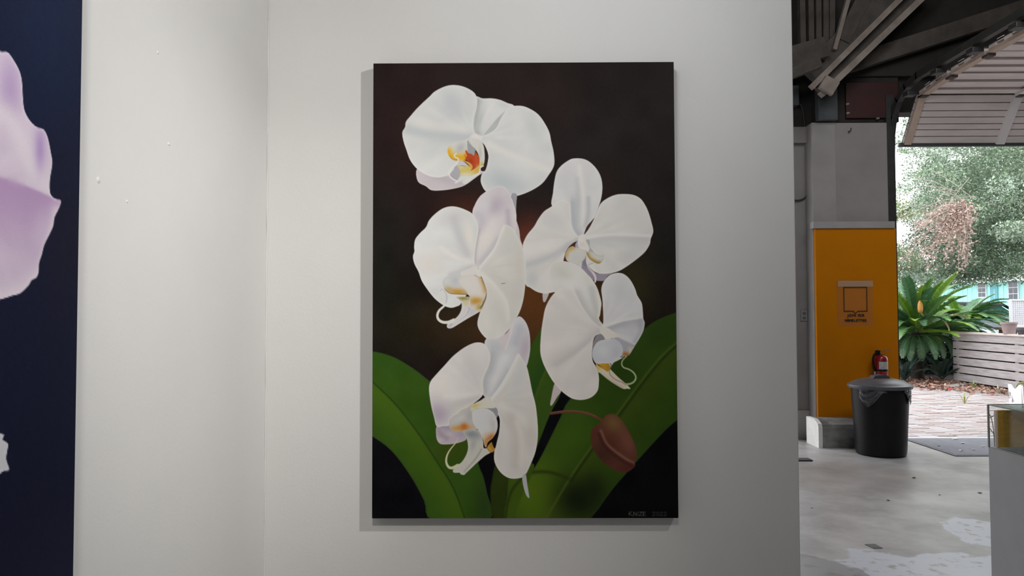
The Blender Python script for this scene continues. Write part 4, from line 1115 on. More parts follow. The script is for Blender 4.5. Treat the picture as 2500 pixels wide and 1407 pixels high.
# bin with liner and lid
tcx, tcy = P(2148, 1030, 7.03).x, 7.02
bn = thing('trash_can', 'round black plastic trash can with a domed lid, in front of the yellow pier', 'trash can', (tcx, tcy, 0))
MB().lathe([(.0001, .004), (.20, .004), (.216, .012), (.222, .05), (.234, .30), (.250, .60), (.252, .648), (.245, .65), (.24, .60)], (tcx, tcy, 0), 48).build('body', M['black'], bn, smooth=35)
lidm = mat('lid_grey_plastic', (0.085, 0.088, 0.098), 0.38, (0.07, 0.072, 0.082), 8)
MB().lathe([(.262, .622), (.276, .624), (.283, .640), (.280, .655), (.262, .662), (.25, .672), (.20, .696), (.13, .712), (.07, .716), (.0001, .717)], (tcx, tcy, 0), 48).build('lid', lidm, bn, smooth=40)
hd = MB()
prof = [(-.105, 0), (-.075, .038), (-.03, .046), (.03, .046), (.075, .038), (.105, 0)]
hd.prism([(tcx + a * .85, .700 + b) for a, b in prof], 'y', tcy - .045, tcy + .045)
hd.build('lid_handle', lidm, bn, smooth=30)
lin_m = mat('shiny_black_film', (0.03, 0.03, 0.034), 0.12, (0.05, 0.05, 0.055), 20, bump=0.9, bscale=45, spec=0.9)
for a0, a1, depth in ((-2.75, -1.80, .17), (-1.15, -.42, .15)):
    mb = MB()
    n, mrows = 18, 8
    vs, fs = [], []
    for j in range(mrows + 1):
        for i in range(n + 1):
            u = i / n
            a_ = a0 + (a1 - a0) * u
            dp = depth * (1 - abs(2 * (u - (.35 if a0 < -2 else .6))) ** 1.3 * .8)
            dp = max(dp, .03)
            z = .63 - dp * j / mrows
            rr = .2525 + .004 + .006 * abs(math.sin(7 * u * 3 + j * 1.3)) + .004 * math.sin(j * 2.1 + u * 9)
            vs.append((tcx + rr * math.cos(a_), tcy + rr * math.sin(a_), z))
    for j in range(mrows):
        for i in range(n):
            k = j * (n + 1) + i
            fs.append((k, k + 1, k + n + 2, k + n + 1))
    mb.add(vs, fs)
    mb.build('liner_flap', lin_m, bn, smooth=True)

# door mat and small floor things
m0, m1 = PZ(2210, 1073), PZ(2325, 1114)
mx = (m0.x + m1.x) / 2
mt = thing('door_mat', 'flat grey floor mat lying in the garage opening', 'mat', (mx + .9, (m0.y + m1.y) / 2, 0))
MB().bbox((mx + .02, m1.y, .001), (mx + 1.85, m0.y, .012), .004).build('carpet', mat('mat_carpet', (0.25, 0.253, 0.28), 0.95, (0.21, 0.212, 0.235), 14, bump=0.6, bscale=400), mt)
MB().box((mx, m1.y, .001), (mx + .02, m0.y, .009)).box((mx, m1.y - .02, .001), (mx + 1.87, m1.y, .009)).build('rubber_border', mat('mat_border', (0.24, 0.24, 0.255), 0.7, (0.20, 0.20, 0.215), 20), mt)
pet = mat('fallen_petal', (0.75, 0.73, 0.70), 0.7, (0.66, 0.64, 0.6), 40)


def flake(px, py, size, m, z=.012, flat=.25):
    c = PZ(px, py)
    a = R.random() * 6.28
    pts = []
    for i in range(7):
        b_ = 2 * math.pi * i / 7
        rr = size * (.6 + .5 * R.random())
        u, v = rr * math.cos(b_), rr * .6 * math.sin(b_)
        pts.append((c.x + u * math.cos(a) - v * math.sin(a), c.y + u * math.sin(a) + v * math.cos(a), z + .002 + size * flat * R.random()))
    vs = pts + [(c.x, c.y, z + .001)]
    top = [(v[0], v[1], v[2] + .0015) for v in vs]
    n = 7
    fs = [(i, (i + 1) % n, n) for i in range(n)] + [(n + 1 + (i + 1) % n, n + 1 + i, 2 * n + 1) for i in range(n)] + [(i, n + 1 + i, n + 1 + (i + 1) % n, (i + 1) % n) for i in range(n)]
    return MB().add(vs + top, fs).build('dry_leaf', m)


for k, (px, py, s_) in enumerate(((2350, 1086, .030), (2333, 1075, .035), (2292, 1092, .022), (2345, 1104, .03), (2377, 1102, .02), (2400, 1094, .022), (2327, 1076, .02))):
    tag(flake(px, py, s_, pet), ['pale petal in the middle of the grey floor mat', 'largest pale petal at the far edge of the grey floor mat', 'lone pale petal near the slanting left edge of the grey floor mat',
                                 'pale petal closest to the near edge of the grey floor mat', 'pale petal beside the clear case corner on the grey floor mat', 'rightmost pale petal on the grey floor mat, next to the clear case',
                                 'small pale petal touching the largest petal on the grey floor mat'][k], 'petal', 'petals on the floor mat')
dk = mat('dark_dry_leaf', (0.06, 0.055, 0.06), 0.8, (0.10, 0.09, 0.085), 30)
for px, py, s_, lb in ((2231, 1168, .022, 'dark dry leaf on the concrete floor in front of the black bin'), (2169, 1223, .014, 'tiny dark chip on the open concrete floor, centre'), (2294, 1210, .011, 'tiny dark crumb on the bright concrete right of the dry leaf'),
                       (2392, 1205, .020, 'thin dark twig bit on the concrete beside the plinth'), (1982, 1242, .007, 'tiny dark crumb on the concrete beside the partition end')):
    tag(flake(px, py, s_, dk, z=.0), lb, 'debris')
c = PZ(2133, 1335)
tag(MB().prism([(c.x - .035, c.y + .035), (c.x + .025, c.y + .04), (c.x + .035, c.y - .035), (c.x - .02, c.y - .04)], 'z', .0005, .003).build('floor_plate', mat('tape_dark_grey', (0.11, 0.105, 0.105), 0.6, (0.09, 0.088, 0.088), 20)), 'small dark grey square of tape stuck to the concrete floor', 'tape')
c = PZ(1985, 1127)
tag(MB().bbox((c.x - 1.2, c.y, .001), (c.x, c.y + .11, .012), .004).build('floor_strip', mat('dark_rubber_strip', (0.035, 0.034, 0.033), 0.8, (0.05, 0.048, 0.046), 20)), 'end of a dark rubber strip on the floor, showing past the partition', 'strip')

# ------------------------------------------------------------------ plinth with display case
YB = 3.50
pc = P(2413, 1092, YB)
cz = pc.z
pxl = pc.x
ctop = P(2411, 988, YB).z
plm = mat('plinth_white_paint', (0.43, 0.42, 0.425), 0.6, (0.40, 0.39, 0.395), 6, bump=0.05, bscale=90)
tag(MB().bbox((pxl, YB - .46, 0), (pxl + .46, YB, cz), .002).build('display_plinth', plm), 'plain white plinth at the right picture edge, carrying the clear case', 'plinth')
cs = thing('display_case', 'clear acrylic display case standing on the white plinth', 'display case', (pxl + .23, YB - .23, cz))
gl = glass_mat('clear_acrylic', (0.965, 0.975, 0.97), diffuse=0.015)
gtop = glass_mat('reflection_tinted_top', (0.80, 0.86, 0.83), diffuse=0.28, dcol=(0.30, 0.40, 0.35))  # grey-green diffuse mixed in for the reflection on the top pane
th = .005
X0, X1, Y0, Y1 = pxl + .002, pxl + .455, YB - .455, YB - .002
MB().box((X0, Y0 + th, cz), (X0 + th, Y1 - th, ctop - th)).build('pane', gl, cs)
MB().box((X1 - th, Y0 + th, cz), (X1, Y1 - th, ctop - th)).build('pane', gl, cs)
MB().box((X0, Y0, cz), (X1, Y0 + th, ctop - th)).build('pane', gl, cs)
MB().box((X0, Y1 - th, cz), (X1, Y1, ctop - th)).build('pane', gl, cs)
tag(MB().box((X0, Y0, ctop - th), (X1, Y1, ctop)).build('pane', gtop, cs), 'dusty greenish top pane')
edg = mat('acrylic_edge', (0.20, 0.195, 0.21), 0.35, (0.24, 0.235, 0.25), 30)
for xx, yy in ((X0, Y1), (X0, Y0), (X1, Y1), (X1, Y0)):
    MB().box((xx - .0035, yy - .0035, cz), (xx + .0035, yy + .0035, ctop)).build('case_edge', edg, cs)
for (a_, b_) in (((X0, Y0), (X0, Y1)), ((X0, Y1), (X1, Y1)), ((X1, Y1), (X1, Y0)), ((X1, Y0), (X0, Y0))):
    MB().beam((a_[0], a_[1], ctop), (b_[0], b_[1], ctop), .005, .004, (0, 0, 1)).build('case_edge', edg, cs)
# exhibits inside
wood_y = mat('honey_plywood', (0.44, 0.255, 0.035), 0.6, (0.36, 0.20, 0.026), 4, stretch=(2, 2, 14), bump=0.1, bscale=60)
YPN = 3.395
cx0 = P(2437, 1040, YPN).x
cb = thing('plywood_panel', 'honey coloured plywood panel with a circled R, standing in the clear case', 'panel', (cx0 + .12, YPN, cz + .018))
MB().bbox((cx0, YPN, cz + .018), (cx0 + .215, YPN + .016, ctop - .014), .002).build('board', wood_y, cb)
brand = mat('branded_mark', (0.27, 0.155, 0.024), 0.7, (0.30, 0.17, 0.026), 30)
ec = P(2462, 1020, YPN)
ring = MB()
N = 40
vs = []
for i in range(N):
    a_ = 2 * math.pi * i / N
    for rr, yy in ((.026, YPN - .0008), (.023, YPN - .0008), (.023, YPN + .0004), (.026, YPN + .0004)):
        vs.append((ec.x + rr * math.cos(a_), yy, ec.z + rr * math.sin(a_)))
fs = []
for i in range(N):
    for j in range(4):
        a_, b_ = i * 4 + j, i * 4 + (j + 1) % 4
        fs.append((a_, b_, ((i + 1) % N) * 4 + (j + 1) % 4, ((i + 1) % N) * 4 + j))
ring.add(vs, fs).build('emblem_ring', brand, cb)
text('R', 'emblem_letter', (ec.x, YPN - .0004, ec.z), 0.042, brand, cb)
MB().bbox((cx0 - .010, YPN + .001, cz + .018), (cx0 - .0005, YPN + .014, ctop - .014), .001).build('pale_edge_strip', mat('pale_plywood_edge', (0.66, 0.55, 0.47), 0.7, (0.6, 0.5, 0.42), 10), cb)
# crumpled dark cloth
mb = MB()
n = 26
vs, fs = [], []
for j in range(n + 1):
    for i in range(n + 1):
        u, v = i / n, j / n
        x = X0 + .02 + .42 * u
        y = YB - .43 + .41 * v
        h = .006 + .030 * abs(math.sin(u * 9 + v * 4)) * math.sin(math.pi * min(1, u * 1.2)) + .016 * math.sin(v * 13 + u * 6) ** 2
        edge = min(u, v, 1 - u, 1 - v)
        h *= min(1, edge * 7)
        if y > 3.37 and x > cx0 - .03:
            h = min(h, .010)
        vs.append((x, y, cz + .003 + h))
vb = [(p_[0], p_[1], cz + .001) for p_ in vs]
for j in range(n):
    for i in range(n):
        k = j * (n + 1) + i
        fs.append((k, k + 1, k + n + 2, k + n + 1))
tag(mb.add(vs, fs).build('dark_cloth', mat('dark_green_cloth', (0.035, 0.040, 0.036), 0.9, (0.10, 0.105, 0.10), 22, stretch=(1, 6, 1), contrast=(.5, .66)), smooth=True), 'crumpled dark green striped cloth lying in the clear case', 'cloth')
wirem = mat('grey_wire', (0.10, 0.09, 0.09), 0.5, (0.13, 0.12, 0.12), 20)
w1 = [P(px, py, 3.44) for px, py in ((2412, 1006), (2421, 1024), (2426, 1056), (2428, 1091))]
w2 = [P(px, py, 3.42) for px, py in ((2413, 1042), (2422, 1054), (2432, 1070), (2439, 1081))]
w3 = [P(px, py, 3.43) for px, py in ((2413, 1022), (2420, 1019), (2430, 1013), (2437, 1008))]
for w, lb in ((w1, 'long thin wire arching down inside the clear case'), (w2, 'short slanting wire low in the clear case'), (w3, 'short wire branching up in the clear case')):
    tag(MB().tube([Vector(v) for v in spline([tuple(v) for v in w], False, 4)], .0016, 6).build('thin_wire', wirem, smooth=True), lb, 'wire')

# ------------------------------------------------------------------ outside: ground and pavers
M['asphalt'] = mat('pale_asphalt', (0.36, 0.355, 0.35), 0.85, (0.29, 0.285, 0.28), 3, bump=0.3, bscale=40)
struct('ground', MB().box((-40, 7.87, -0.30), (90, 120, -0.035)), M['asphalt'], 'pale asphalt yard beyond the garage opening', 'ground')
M['bed'] = mat('paver_joint_soil', (0.22, 0.185, 0.17), 0.95, (0.28, 0.24, 0.22), 18)
pv = struct('pavement', MB().box((-3.2, 7.86, -0.034), (8.26, 16.5, -0.014)), M['bed'], 'brick paver yard in front of the garage opening', 'pavement')
struct('threshold', MB().bbox((-1.5, 7.852, -.033), (8.2, 7.99, .0), .004), mat('threshold_concrete', (0.56, 0.55, 0.545), 0.7, (0.48, 0.47, 0.465), 6), 'pale concrete strip under the garage opening', 'threshold')
brm = [mat('paver_%s' % nm, c1, 0.75, c2, 9, bump=0.25, bscale=60) for nm, c1, c2 in
       (('pink', (0.46, 0.39, 0.375), (0.40, 0.34, 0.325)), ('grey', (0.50, 0.465, 0.46), (0.45, 0.415, 0.41)), ('rose', (0.45, 0.365, 0.345), (0.39, 0.31, 0.295)))]
proto = []
for m_ in brm:
    o = MB().bbox((-.098, -.0485, -.045), (.098, .0485, 0), .005).build('brick', m_, origin=(0, 0, 0))
    proto.append(o)
bricks = []
rest = [MB(), MB(), MB()]
cols = int((8.24 + 3.0) / .204)
for ci in range(cols):
    x = -3.0 + .102 + ci * .204
    for ri in range(82):
        y = 8.045 + ri * .103 + (.0515 if ci % 2 else 0)
        inside = x > 4.05 + (y - 7.9) * .38
        bricks.append((0 if inside else 1, y, x, -.002 + R.uniform(-.004, .004), R.choice((0, 0, 1, 1, 2)), R.uniform(-.02, .02)))
bricks.sort()
first = [True] * 3
for k, (f, y, x, z, mi, rz) in enumerate(bricks):
    if k < 290:
        if first[mi]:
            o = proto[mi]
            o.parent = pv
            first[mi] = False
        else:
            o = proto[mi].copy()
            COL.objects.link(o)
            o.parent = pv
        o.location = Vector((x, y, z)) - ORIGIN[pv.name]
        o.rotation_euler = (R.uniform(-.012, .012), R.uniform(-.008, .008), rz * .6)
    else:
        rest[mi].box((x - .097, y - .048, z - .03), (x + .097, y + .048, z))
for k in range(3):
    tag(rest[k].build('distant_bricks', brm[k], pv), kind='stuff')

# ------------------------------------------------------------------ fence
fx = 8.30
wbm = mat('whitewashed_board', (0.50, 0.455, 0.45), 0.8, (0.36, 0.325, 0.32), 5, stretch=(1, .7, 6), bump=0.3, bscale=25)
zt_f, FY0, FY1 = 0.93, 8.9, 14.12
fc = thing('slat_fence', 'low fence of whitewashed horizontal boards beside the sago palm', 'fence', (fx, (FY0 + FY1) / 2, 0))
bh, gap = .128, .022
z = zt_f - .012
for k in range(6):
    z -= bh
    MB().bbox((fx, FY0, z), (fx + .022, FY1 - .01 * (k % 2), z + bh), .003).build('board', wbm, fc)
    z -= gap
MB().bbox((fx - .035, FY0, zt_f - .010), (fx + .10, FY1 + .02, zt_f + .025), .004).build('cap_rail', mat('pale_cap_board', (0.70, 0.62, 0.56), 0.8, (0.6, 0.53, 0.47), 6, stretch=(1, .7, 4)), fc)
for y in (9.5, 10.95, 12.40, 14.05):
    MB().bbox((fx + .023, y - .09, 0), (fx + .11, y + .0, zt_f - .012), .003).build('post', mat('post_board', (0.52, 0.49, 0.50), 0.8, (0.44, 0.41, 0.42), 6), fc)

rb = thing('gap_shade_block', 'dark soil bed filling the space behind the white fence boards', 'planting bed', (fx + .3, 11.5, -.035))  # dark block added behind the boards so the fence gaps look shaded
MB().bbox((fx + .115, FY0, -.035), (fx + .55, FY1 - .02, .80), .01).build('soil', mat('dark_gap_fill', (0.02, 0.016, 0.013), 0.95, (0.035, 0.028, 0.022), 30, bump=0.8, bscale=50), rb)  # near-black fill standing in for the shade between the boards

# pots on the cap rail
def pot(name, c, r0, r1, h, m, label, rim=.012):
    t_ = thing(name, label, 'pot', c)
    MB().lathe([(.0001, .002), (r0, .002), (r1, h - .03), (r1 + rim, h - .03), (r1 + rim, h), (r1 - .004, h), (r1 - .012, h - .05), (.0001, h - .06)], c, 28).build('pot_body', m, t_, smooth=35)
    MB().lathe([(.0001, h - .03), (r1 - .014, h - .035)], c, 20).build('soil', mat('potting_soil', (0.03, 0.024, 0.02), 0.95, (0.05, 0.04, 0.03), 40), t_)
    return t_


pp = PX(2464, 818, fx + .03)
pot('plant_pot', (fx + .03, pp.y, zt_f + .025), .088, .118, .195, mat('dusty_pink_pot', (0.38, 0.285, 0.28), 0.7, (0.33, 0.245, 0.24), 10), 'dusty pink plant pot standing on the fence rail')
pp2 = PX(2494, 818, fx + .03)
pot('plant_pot', (fx + .03, pp2.y - .05, zt_f + .025), .075, .095, .10, mat('dark_grey_pot', (0.07, 0.068, 0.08), 0.6, (0.09, 0.088, 0.1), 10), 'small dark pot on the fence rail right of the pink pot')

# white grid panel on a bench behind the fence
gx0, gz0, gz1 = P(2447, 765, 13.4).x + .0, P(2447, 800, 13.4).z, P(2447, 731, 13.4).z
gx0 = max(gx0, fx + .62)
be = thing('wooden_bench', 'brown wooden bench behind the fence under the white grid panel', 'bench', (gx0 + .7, 13.5, -.035))
bwm = mat('brown_bench_wood', (0.18, 0.10, 0.08), 0.8, (0.13, 0.075, 0.06), 8)
MB().bbox((gx0 - .05, 13.25, gz0 - .05), (gx0 + 1.5, 13.75, gz0), .004).build('bench_top', bwm, be)
for x in (gx0, gx0 + 1.4):
    for y in (13.3, 13.66):
        MB().bbox((x, y, -.035), (x + .06, y + .06, gz0 - .05), .003).build('leg', bwm, be)
gp = thing('grid_panel', 'white plastic grid panel standing behind the pink pot', 'panel', (gx0 + .5, 13.42, gz0))
wpl = mat('white_plastic_grid', (0.86, 0.86, 0.885), 0.5, (0.82, 0.82, 0.85), 10)
MB().bbox((gx0, 13.40, gz0), (gx0 + 1.0, 13.43, gz1), .012).build('panel_back', wpl, gp)
gb = MB()
for i in range(26):
    gb.box((gx0 + .03 + i * .0375, 13.396, gz0 + .03), (gx0 + .036 + i * .0375, 13.40, gz1 - .03))
for i in range(13):
    gb.box((gx0 + .03, 13.396, gz0 + .03 + i * .037), (gx0 + .97, 13.40, gz0 + .036 + i * .037))
tag(gb.build('grid_bars', mat('grid_bar_white', (0.74, 0.74, 0.78), 0.5, (0.70, 0.70, 0.74), 10), gp), kind='stuff')
for i in range(2):
    gz = (gz0, gz1 - .03)[i]
    MB().bbox((gx0, 13.38, gz), (gx0 + 1.0, 13.40, gz + .03), .004).build('frame_bar', wpl, gp)
MB().bbox((gx0, 13.38, gz0 + .03), (gx0 + .03, 13.40, gz1 - .03), .004).build('frame_bar', wpl, gp)

# broken white planter with a mossy log
bq = PZ(2490, 998)
bxm = mat('chipped_white_planter', (0.74, 0.73, 0.72), 0.8, (0.16, 0.16, 0.165), 7, 5, stretch=(1, 1, .6), contrast=(0.60, 0.66))
bl = thing('broken_planter', 'chipped white square planter with a broken rim by the fence', 'planter', (bq.x + .05, bq.y + .1, -.01))
px_ = P(2461, 960, bq.y + .31).x
q0, q1, hh = px_, px_ + .34, .30
rim = [(q0, .31), (q0 + .05, .27), (q0 + .10, .255), (q0 + .15, .29), (q0 + .20, .32), (q0 + .24, .29), (q1, .31)]
for y in (bq.y, bq.y + .28):
    pts = [(q0 + .015, -.01), (q1 - .015, -.01)] + [(a_, b_) for a_, b_ in reversed(rim)]
    MB().prism(pts, 'y', y, y + .03).build('side', bxm, bl)
for x in (q0, q1 - .03):
    MB().prism([(bq.y + .03, -.01), (bq.y + .28, -.01), (bq.y + .28, .31), (bq.y + .22, .26), (bq.y + .17, .245), (bq.y + .13, .275), (bq.y + .09, .31), (bq.y + .03, .33)], 'x', x, x + .03).build('side', bxm, bl)
MB().box((q0 + .03, bq.y + .03, -.01), (q1 - .03, bq.y + .28, .22)).build('soil', mat('planter_soil', (0.04, 0.035, 0.03), 0.95, (0.07, 0.055, 0.045), 30), bl)
mo = MB()
n1, n2 = 18, 10
vs, fs = [], []
for j in range(n2 + 1):
    for i in range(n1):
        a_, b_ = 2 * math.pi * i / n1, math.pi * j / n2
        k_ = 1 + .08 * math.sin(5 * a_ + 3 * b_)
        vs.append((q0 + .19 + .17 * math.sin(b_) * math.cos(a_) * k_, bq.y + .15 + .11 * math.sin(b_) * math.sin(a_) * k_, .285 + .075 * math.cos(b_) * k_))
for j in range(n2):
    for i in range(n1):
        fs.append((j * n1 + i, j * n1 + (i + 1) % n1, (j + 1) * n1 + (i + 1) % n1, (j + 1) * n1 + i))
tag(mo.add(vs, fs).build('mossy_log', mat('moss_and_bark', (0.09, 0.13, 0.02), 0.95, (0.20, 0.10, 0.05), 4, bump=0.8, bscale=60, contrast=(.42, .56)), smooth=True), 'rounded mossy piece of wood lying in the chipped white planter', 'wood')
pk = PZ(2345, 946)
tag(MB().beam((pk.x - .30, pk.y - .18, .02), (pk.x + .22, pk.y + .30, .02), .16, .03, (0, 0, 1)).build('loose_plank', mat('grey_plank', (0.36, 0.34, 0.335), 0.85, (0.28, 0.265, 0.26), 8, stretch=(4, 1, 1))), 'loose grey plank lying among the leaves at the foot of the fence', 'plank')


# ------------------------------------------------------------------ plants
def leaf_cloud(name, C, size, tint, m, parent, up=0.3, aspect=.5, seed=3, flat=None):
    """one mesh of many small rhombic leaves; C (n,3) world, size (n,), tint (n,3)"""
    rs = np.random.RandomState(seed)
    n = len(C)
    d = rs.normal(size=(n, 3))
    d /= np.linalg.norm(d, axis=1)[:, None]
    nm = rs.normal(size=(n, 3))
    nm[:, 2] += up * 3
    if flat is not None:
        nm = np.tile(np.array([0, 0, 1.0]), (n, 1)) + rs.normal(size=(n, 3)) * flat
    s = np.cross(nm, d)
    s /= np.linalg.norm(s, axis=1)[:, None] + 1e-9
    d = np.cross(s, nm)
    d /= np.linalg.norm(d, axis=1)[:, None] + 1e-9
    L, Wd = size[:, None], size[:, None] * aspect
    V = np.stack([C - d * L * .5, C + s * Wd * .5, C + d * L * .5, C - s * Wd * .5], 1).reshape(-1, 3)
    o0 = np.array(ORIGIN[parent.name]) if parent is not None else np.array([C[:, 0].mean(), C[:, 1].mean(), C[:, 2].min()])
    me = bpy.data.meshes.new(name)
    me.vertices.add(4 * n)
    me.vertices.foreach_set('co', (V - o0).astype(np.float32).ravel())
    me.loops.add(4 * n)
    me.loops.foreach_set('vertex_index', np.arange(4 * n, dtype=np.int32))
    me.polygons.add(n)
    me.polygons.foreach_set('loop_start', np.arange(0, 4 * n, 4, dtype=np.int32))
    me.update(calc_edges=True)
    at = me.color_attributes.new('tint', 'FLOAT_COLOR', 'POINT')
    rgba = np.ones((4 * n, 4), np.float32)
    rgba[:, :3] = np.repeat(tint, 4, 0)
    at.data.foreach_set('color', rgba.ravel())
    me.materials.append(m)
    o = bpy.data.objects.new(name, me)
    COL.objects.link(o)
    o['kind'] = 'stuff'
    if parent is not None:
        o.parent = parent
    else:
        o.location = Vector(o0)
    ORIGIN[o.name] = Vector(o0)
    return o


M['leaf'] = mat('oak_leaf', (0.2, 0.3, 0.1), 0.4, attr='tint', spec=0.5)
M['frond'] = mat('sago_frond', (0.2, 0.3, 0.1), 0.35, attr='tint', spec=0.6)
M['bark'] = mat('oak_bark', (0.16, 0.135, 0.115), 0.9, (0.09, 0.078, 0.068), 8, stretch=(2, 2, .5), bump=0.6, bscale=20)
M['dead'] = mat('dead_twig', (0.50, 0.42, 0.36), 0.9, (0.40, 0.32, 0.28), 8)


def frond(parent, base, az, elev, length, droop, width, tint, n=58, twist=0.25):
    mb = MB()
    k = 14
    p = Vector(base)
    pts, dirs = [p.copy()], []
    for i in range(k):
        t_ = i / (k - 1)
        e_ = elev - droop * t_ ** 1.4
        d = Vector((math.cos(az) * math.cos(e_), math.sin(az) * math.cos(e_), math.sin(e_)))
        dirs.append(d)
        p = p + d * (length / k)
        pts.append(p.copy())
    dirs.append(dirs[-1])
    side = Vector((-math.sin(az), math.cos(az), 0))
    mb.tube(pts, [.011 * (1 - .8 * i / k) for i in range(k + 1)], 4)
    tb = tuple(c * 1.25 for c in tint)
    mb.c = [tb] * len(mb.v)
    for i in range(n):
        t_ = .10 + .90 * (i + .5) / n
        f = t_ * k
        i0 = min(int(f), k - 1)
        q_ = pts[i0].lerp(pts[i0 + 1], f - i0)
        d = dirs[i0]
        u = side.cross(d)
        if u.z < 0:
            u = -u
        wl = width * min(1, (t_ / .22)) ** .6 * (1 - max(0, (t_ - .55) / .45) ** 2.2 * .78)
        for sg_ in (-1, 1):
            ld = (side * sg_ * .80 + d * .62 + u * (twist + R.uniform(-.08, .08))).normalized()
            tip = q_ + ld * wl * R.uniform(.92, 1.06)
            mid = q_ + ld * wl * .5 + u * .004
            hw = d * (length / n * .66)
            v = R.uniform(.8, 1.2)
            mb.add([q_ - hw * .7, q_ + hw * .7, mid + hw * .85, mid - hw * .85, tip], [(0, 1, 2, 3), (3, 2, 4)], (tint[0] * v, tint[1] * v, tint[2] * v))
    return mb.build('frond', M['frond'], parent)


def sago(label, base, zc, up_n, low_n, L, seed, group=None, dark=1.0, flat=1.0):
    rs = random.Random(seed)
    t_ = thing('sago_palm', label, 'palm', (base[0], base[1], -.035), group)
    tm = mat('sago_trunk', (0.022, 0.016, 0.012), 0.95, (0.045, 0.032, 0.024), 20, bump=1.0, bscale=30)  # bark colour darkened to carry the shade under the crown
    prof = []
    for i in range(13):
        z_ = (zc + .06) * i / 12
        prof.append((.12 * (1.08 if i % 2 else .95) * (1 - .25 * (i / 12) ** 4), z_ if i < 12 else z_))
    prof.append((.0001, zc + .08))
    MB().lathe(prof, (base[0], base[1], -.035), 18).build('trunk', tm, t_, smooth=30)
    top = Vector((base[0], base[1], zc))
    for i in range(up_n):
        az = 2 * math.pi * (i * .618034 % 1) + rs.uniform(-.15, .15)
        e_ = math.radians(rs.uniform(14, 82) * flat if i % 3 else rs.uniform(6, 32))
        bright = rs.random()
        if bright < .22:
            tint = (.22, .38, .045)
        elif bright < .6:
            tint = (.11, .24, .07)
        else:
            tint = (.075, .18, .085)
        tint = tuple(c * dark for c in tint)
        frond(t_, top + Vector((math.cos(az) * .07, math.sin(az) * .07, 0)), az, e_, L * rs.uniform(.85, 1.12), math.radians(rs.uniform(25, 60)), .155, tint)
    for i in range(low_n):
        az = 2 * math.pi * i / low_n + rs.uniform(-.15, .15)
        tint = tuple(c * dark for c in (.09, .19, .085))
        frond(t_, top + Vector((math.cos(az) * .12, math.sin(az) * .12, -.06)), az, math.radians(rs.uniform(0, 14)), L * rs.uniform(.62, .85), math.radians(rs.uniform(75, 110)), .13, tint, twist=-.1)
    return t_


sb = P(2238, 812, 14.6)
s1_ = sago('large sago palm with an orange cone, beside the white fence', (sb.x, 14.6), sb.z, 92, 20, 1.27, 5)
# extra long fronds spreading to the right and the cone
for az, e_, tint in ((-.1, .55, (.13, .26, .035)), (.25, .35, (.16, .29, .04)), (-.35, .15, (.12, .24, .04)), (-1.3, 1.25, (.17, .31, .03)), (-1.9, 1.15, (.18, .31, .035)), (-2.4, .9, (.16, .29, .03)), (-1.0, .9, (.10, .22, .04))):
    frond(s1_, (sb.x + .05 * math.cos(az), 14.6 + .05 * math.sin(az), sb.z + .02), az, e_, 1.15, .6, .15, tint)
cn = P(2247, 764, 13.95)
cone = MB().lathe([(.0001, 0), (.036, .01), (.046, .07), (.044, .14), (.032, .20), (.012, .235), (.0001, .24)], (cn.x, 13.95, cn.z), 14)
cone.tube([(sb.x, 14.5, sb.z + .02), (sb.x + .03, 14.3, sb.z + .2), (cn.x, 13.95, cn.z + .03)], .014, 6)
tag(cone.build('cone', mat('orange_cone', (0.62, 0.30, 0.07), 0.7, (0.52, 0.24, 0.05), 60, bump=0.8, bscale=120), s1_, smooth=True), 'orange seed cone')
dn = P(2297, 778, 13.75)
for da in (-.9, -.6, -.3):
    frond(s1_, (dn.x + .02, 13.75, dn.z), da, -.9, .26, .5, .05, (.50, .37, .20), n=26)
frond(s1_, (P(2322, 770, 13.8).x, 13.8, P(2322, 770, 13.8).z), 0, .1, .30, .9, .07, (.46, .32, .20), n=24)
sago('second sago palm with flat spreading fronds, half hidden behind the white fence', (9.5, 15.9), P(2330, 785, 15.9).z, 60, 12, .95, 9, flat=.75)
for k, (px, L_, lb) in enumerate(((2208, .62, 'small dark sago pup in the shade left of the big palm trunk'), (2300, .72, 'small dark sago pup in the shade between the palm trunk and the fence'))):
    c = P(px, 915, 14.05 + .2 * k)
    t_ = thing('sago_pup', lb, 'palm', (c.x, c.y, -.02), 'young sago plants')
    MB().lathe([(.0001, .07), (.06, .04), (.07, 0)], (c.x, c.y, -.02), 12).build('stump', M['bark'], t_, smooth=True)
    for i in range(9):
        az = 2 * math.pi * i / 9 + .3
        frond(t_, (c.x, c.y, .03), az, math.radians(68 - 25 * (i % 2)), L_ * R.uniform(.7, 1), .7, .10, (.03, .065, .05), n=26)
# dark shrub mass behind the trunk
hb = thing('low_shrub', 'dark shady shrub growing behind the sago palm trunk', 'shrub', (8.3, 16.3, -.035))
MB().tube([(8.3, 16.3, -.035), (8.25, 16.25, .5), (8.3, 16.3, .9)], [.05, .04, .02], 6).build('stem', M['bark'], hb)
struct('shade_infill', MB().box((5.2, 14.25, -.036), (10.6, 18.2, -.02)), mat('dark_infill', (0.030, 0.020, 0.016), 0.95, (0.05, 0.034, 0.026), 20, bump=0.6, bscale=40), 'dark mulch under the sago palms', 'mulch')  # dark ground added so gaps around the trunk read as shade
n = 22000
C_ = np.stack([NR.uniform(6.3, 9.9, n), NR.normal(16.3, .25, n), NR.uniform(0.0, 1.3, n)], 1)
leaf_cloud('foliage', C_, NR.uniform(.06, .12, n), np.stack([NR.uniform(.012, .03, n), NR.uniform(.03, .06, n), NR.uniform(.015, .035, n)], 1), M['leaf'], hb, seed=14)


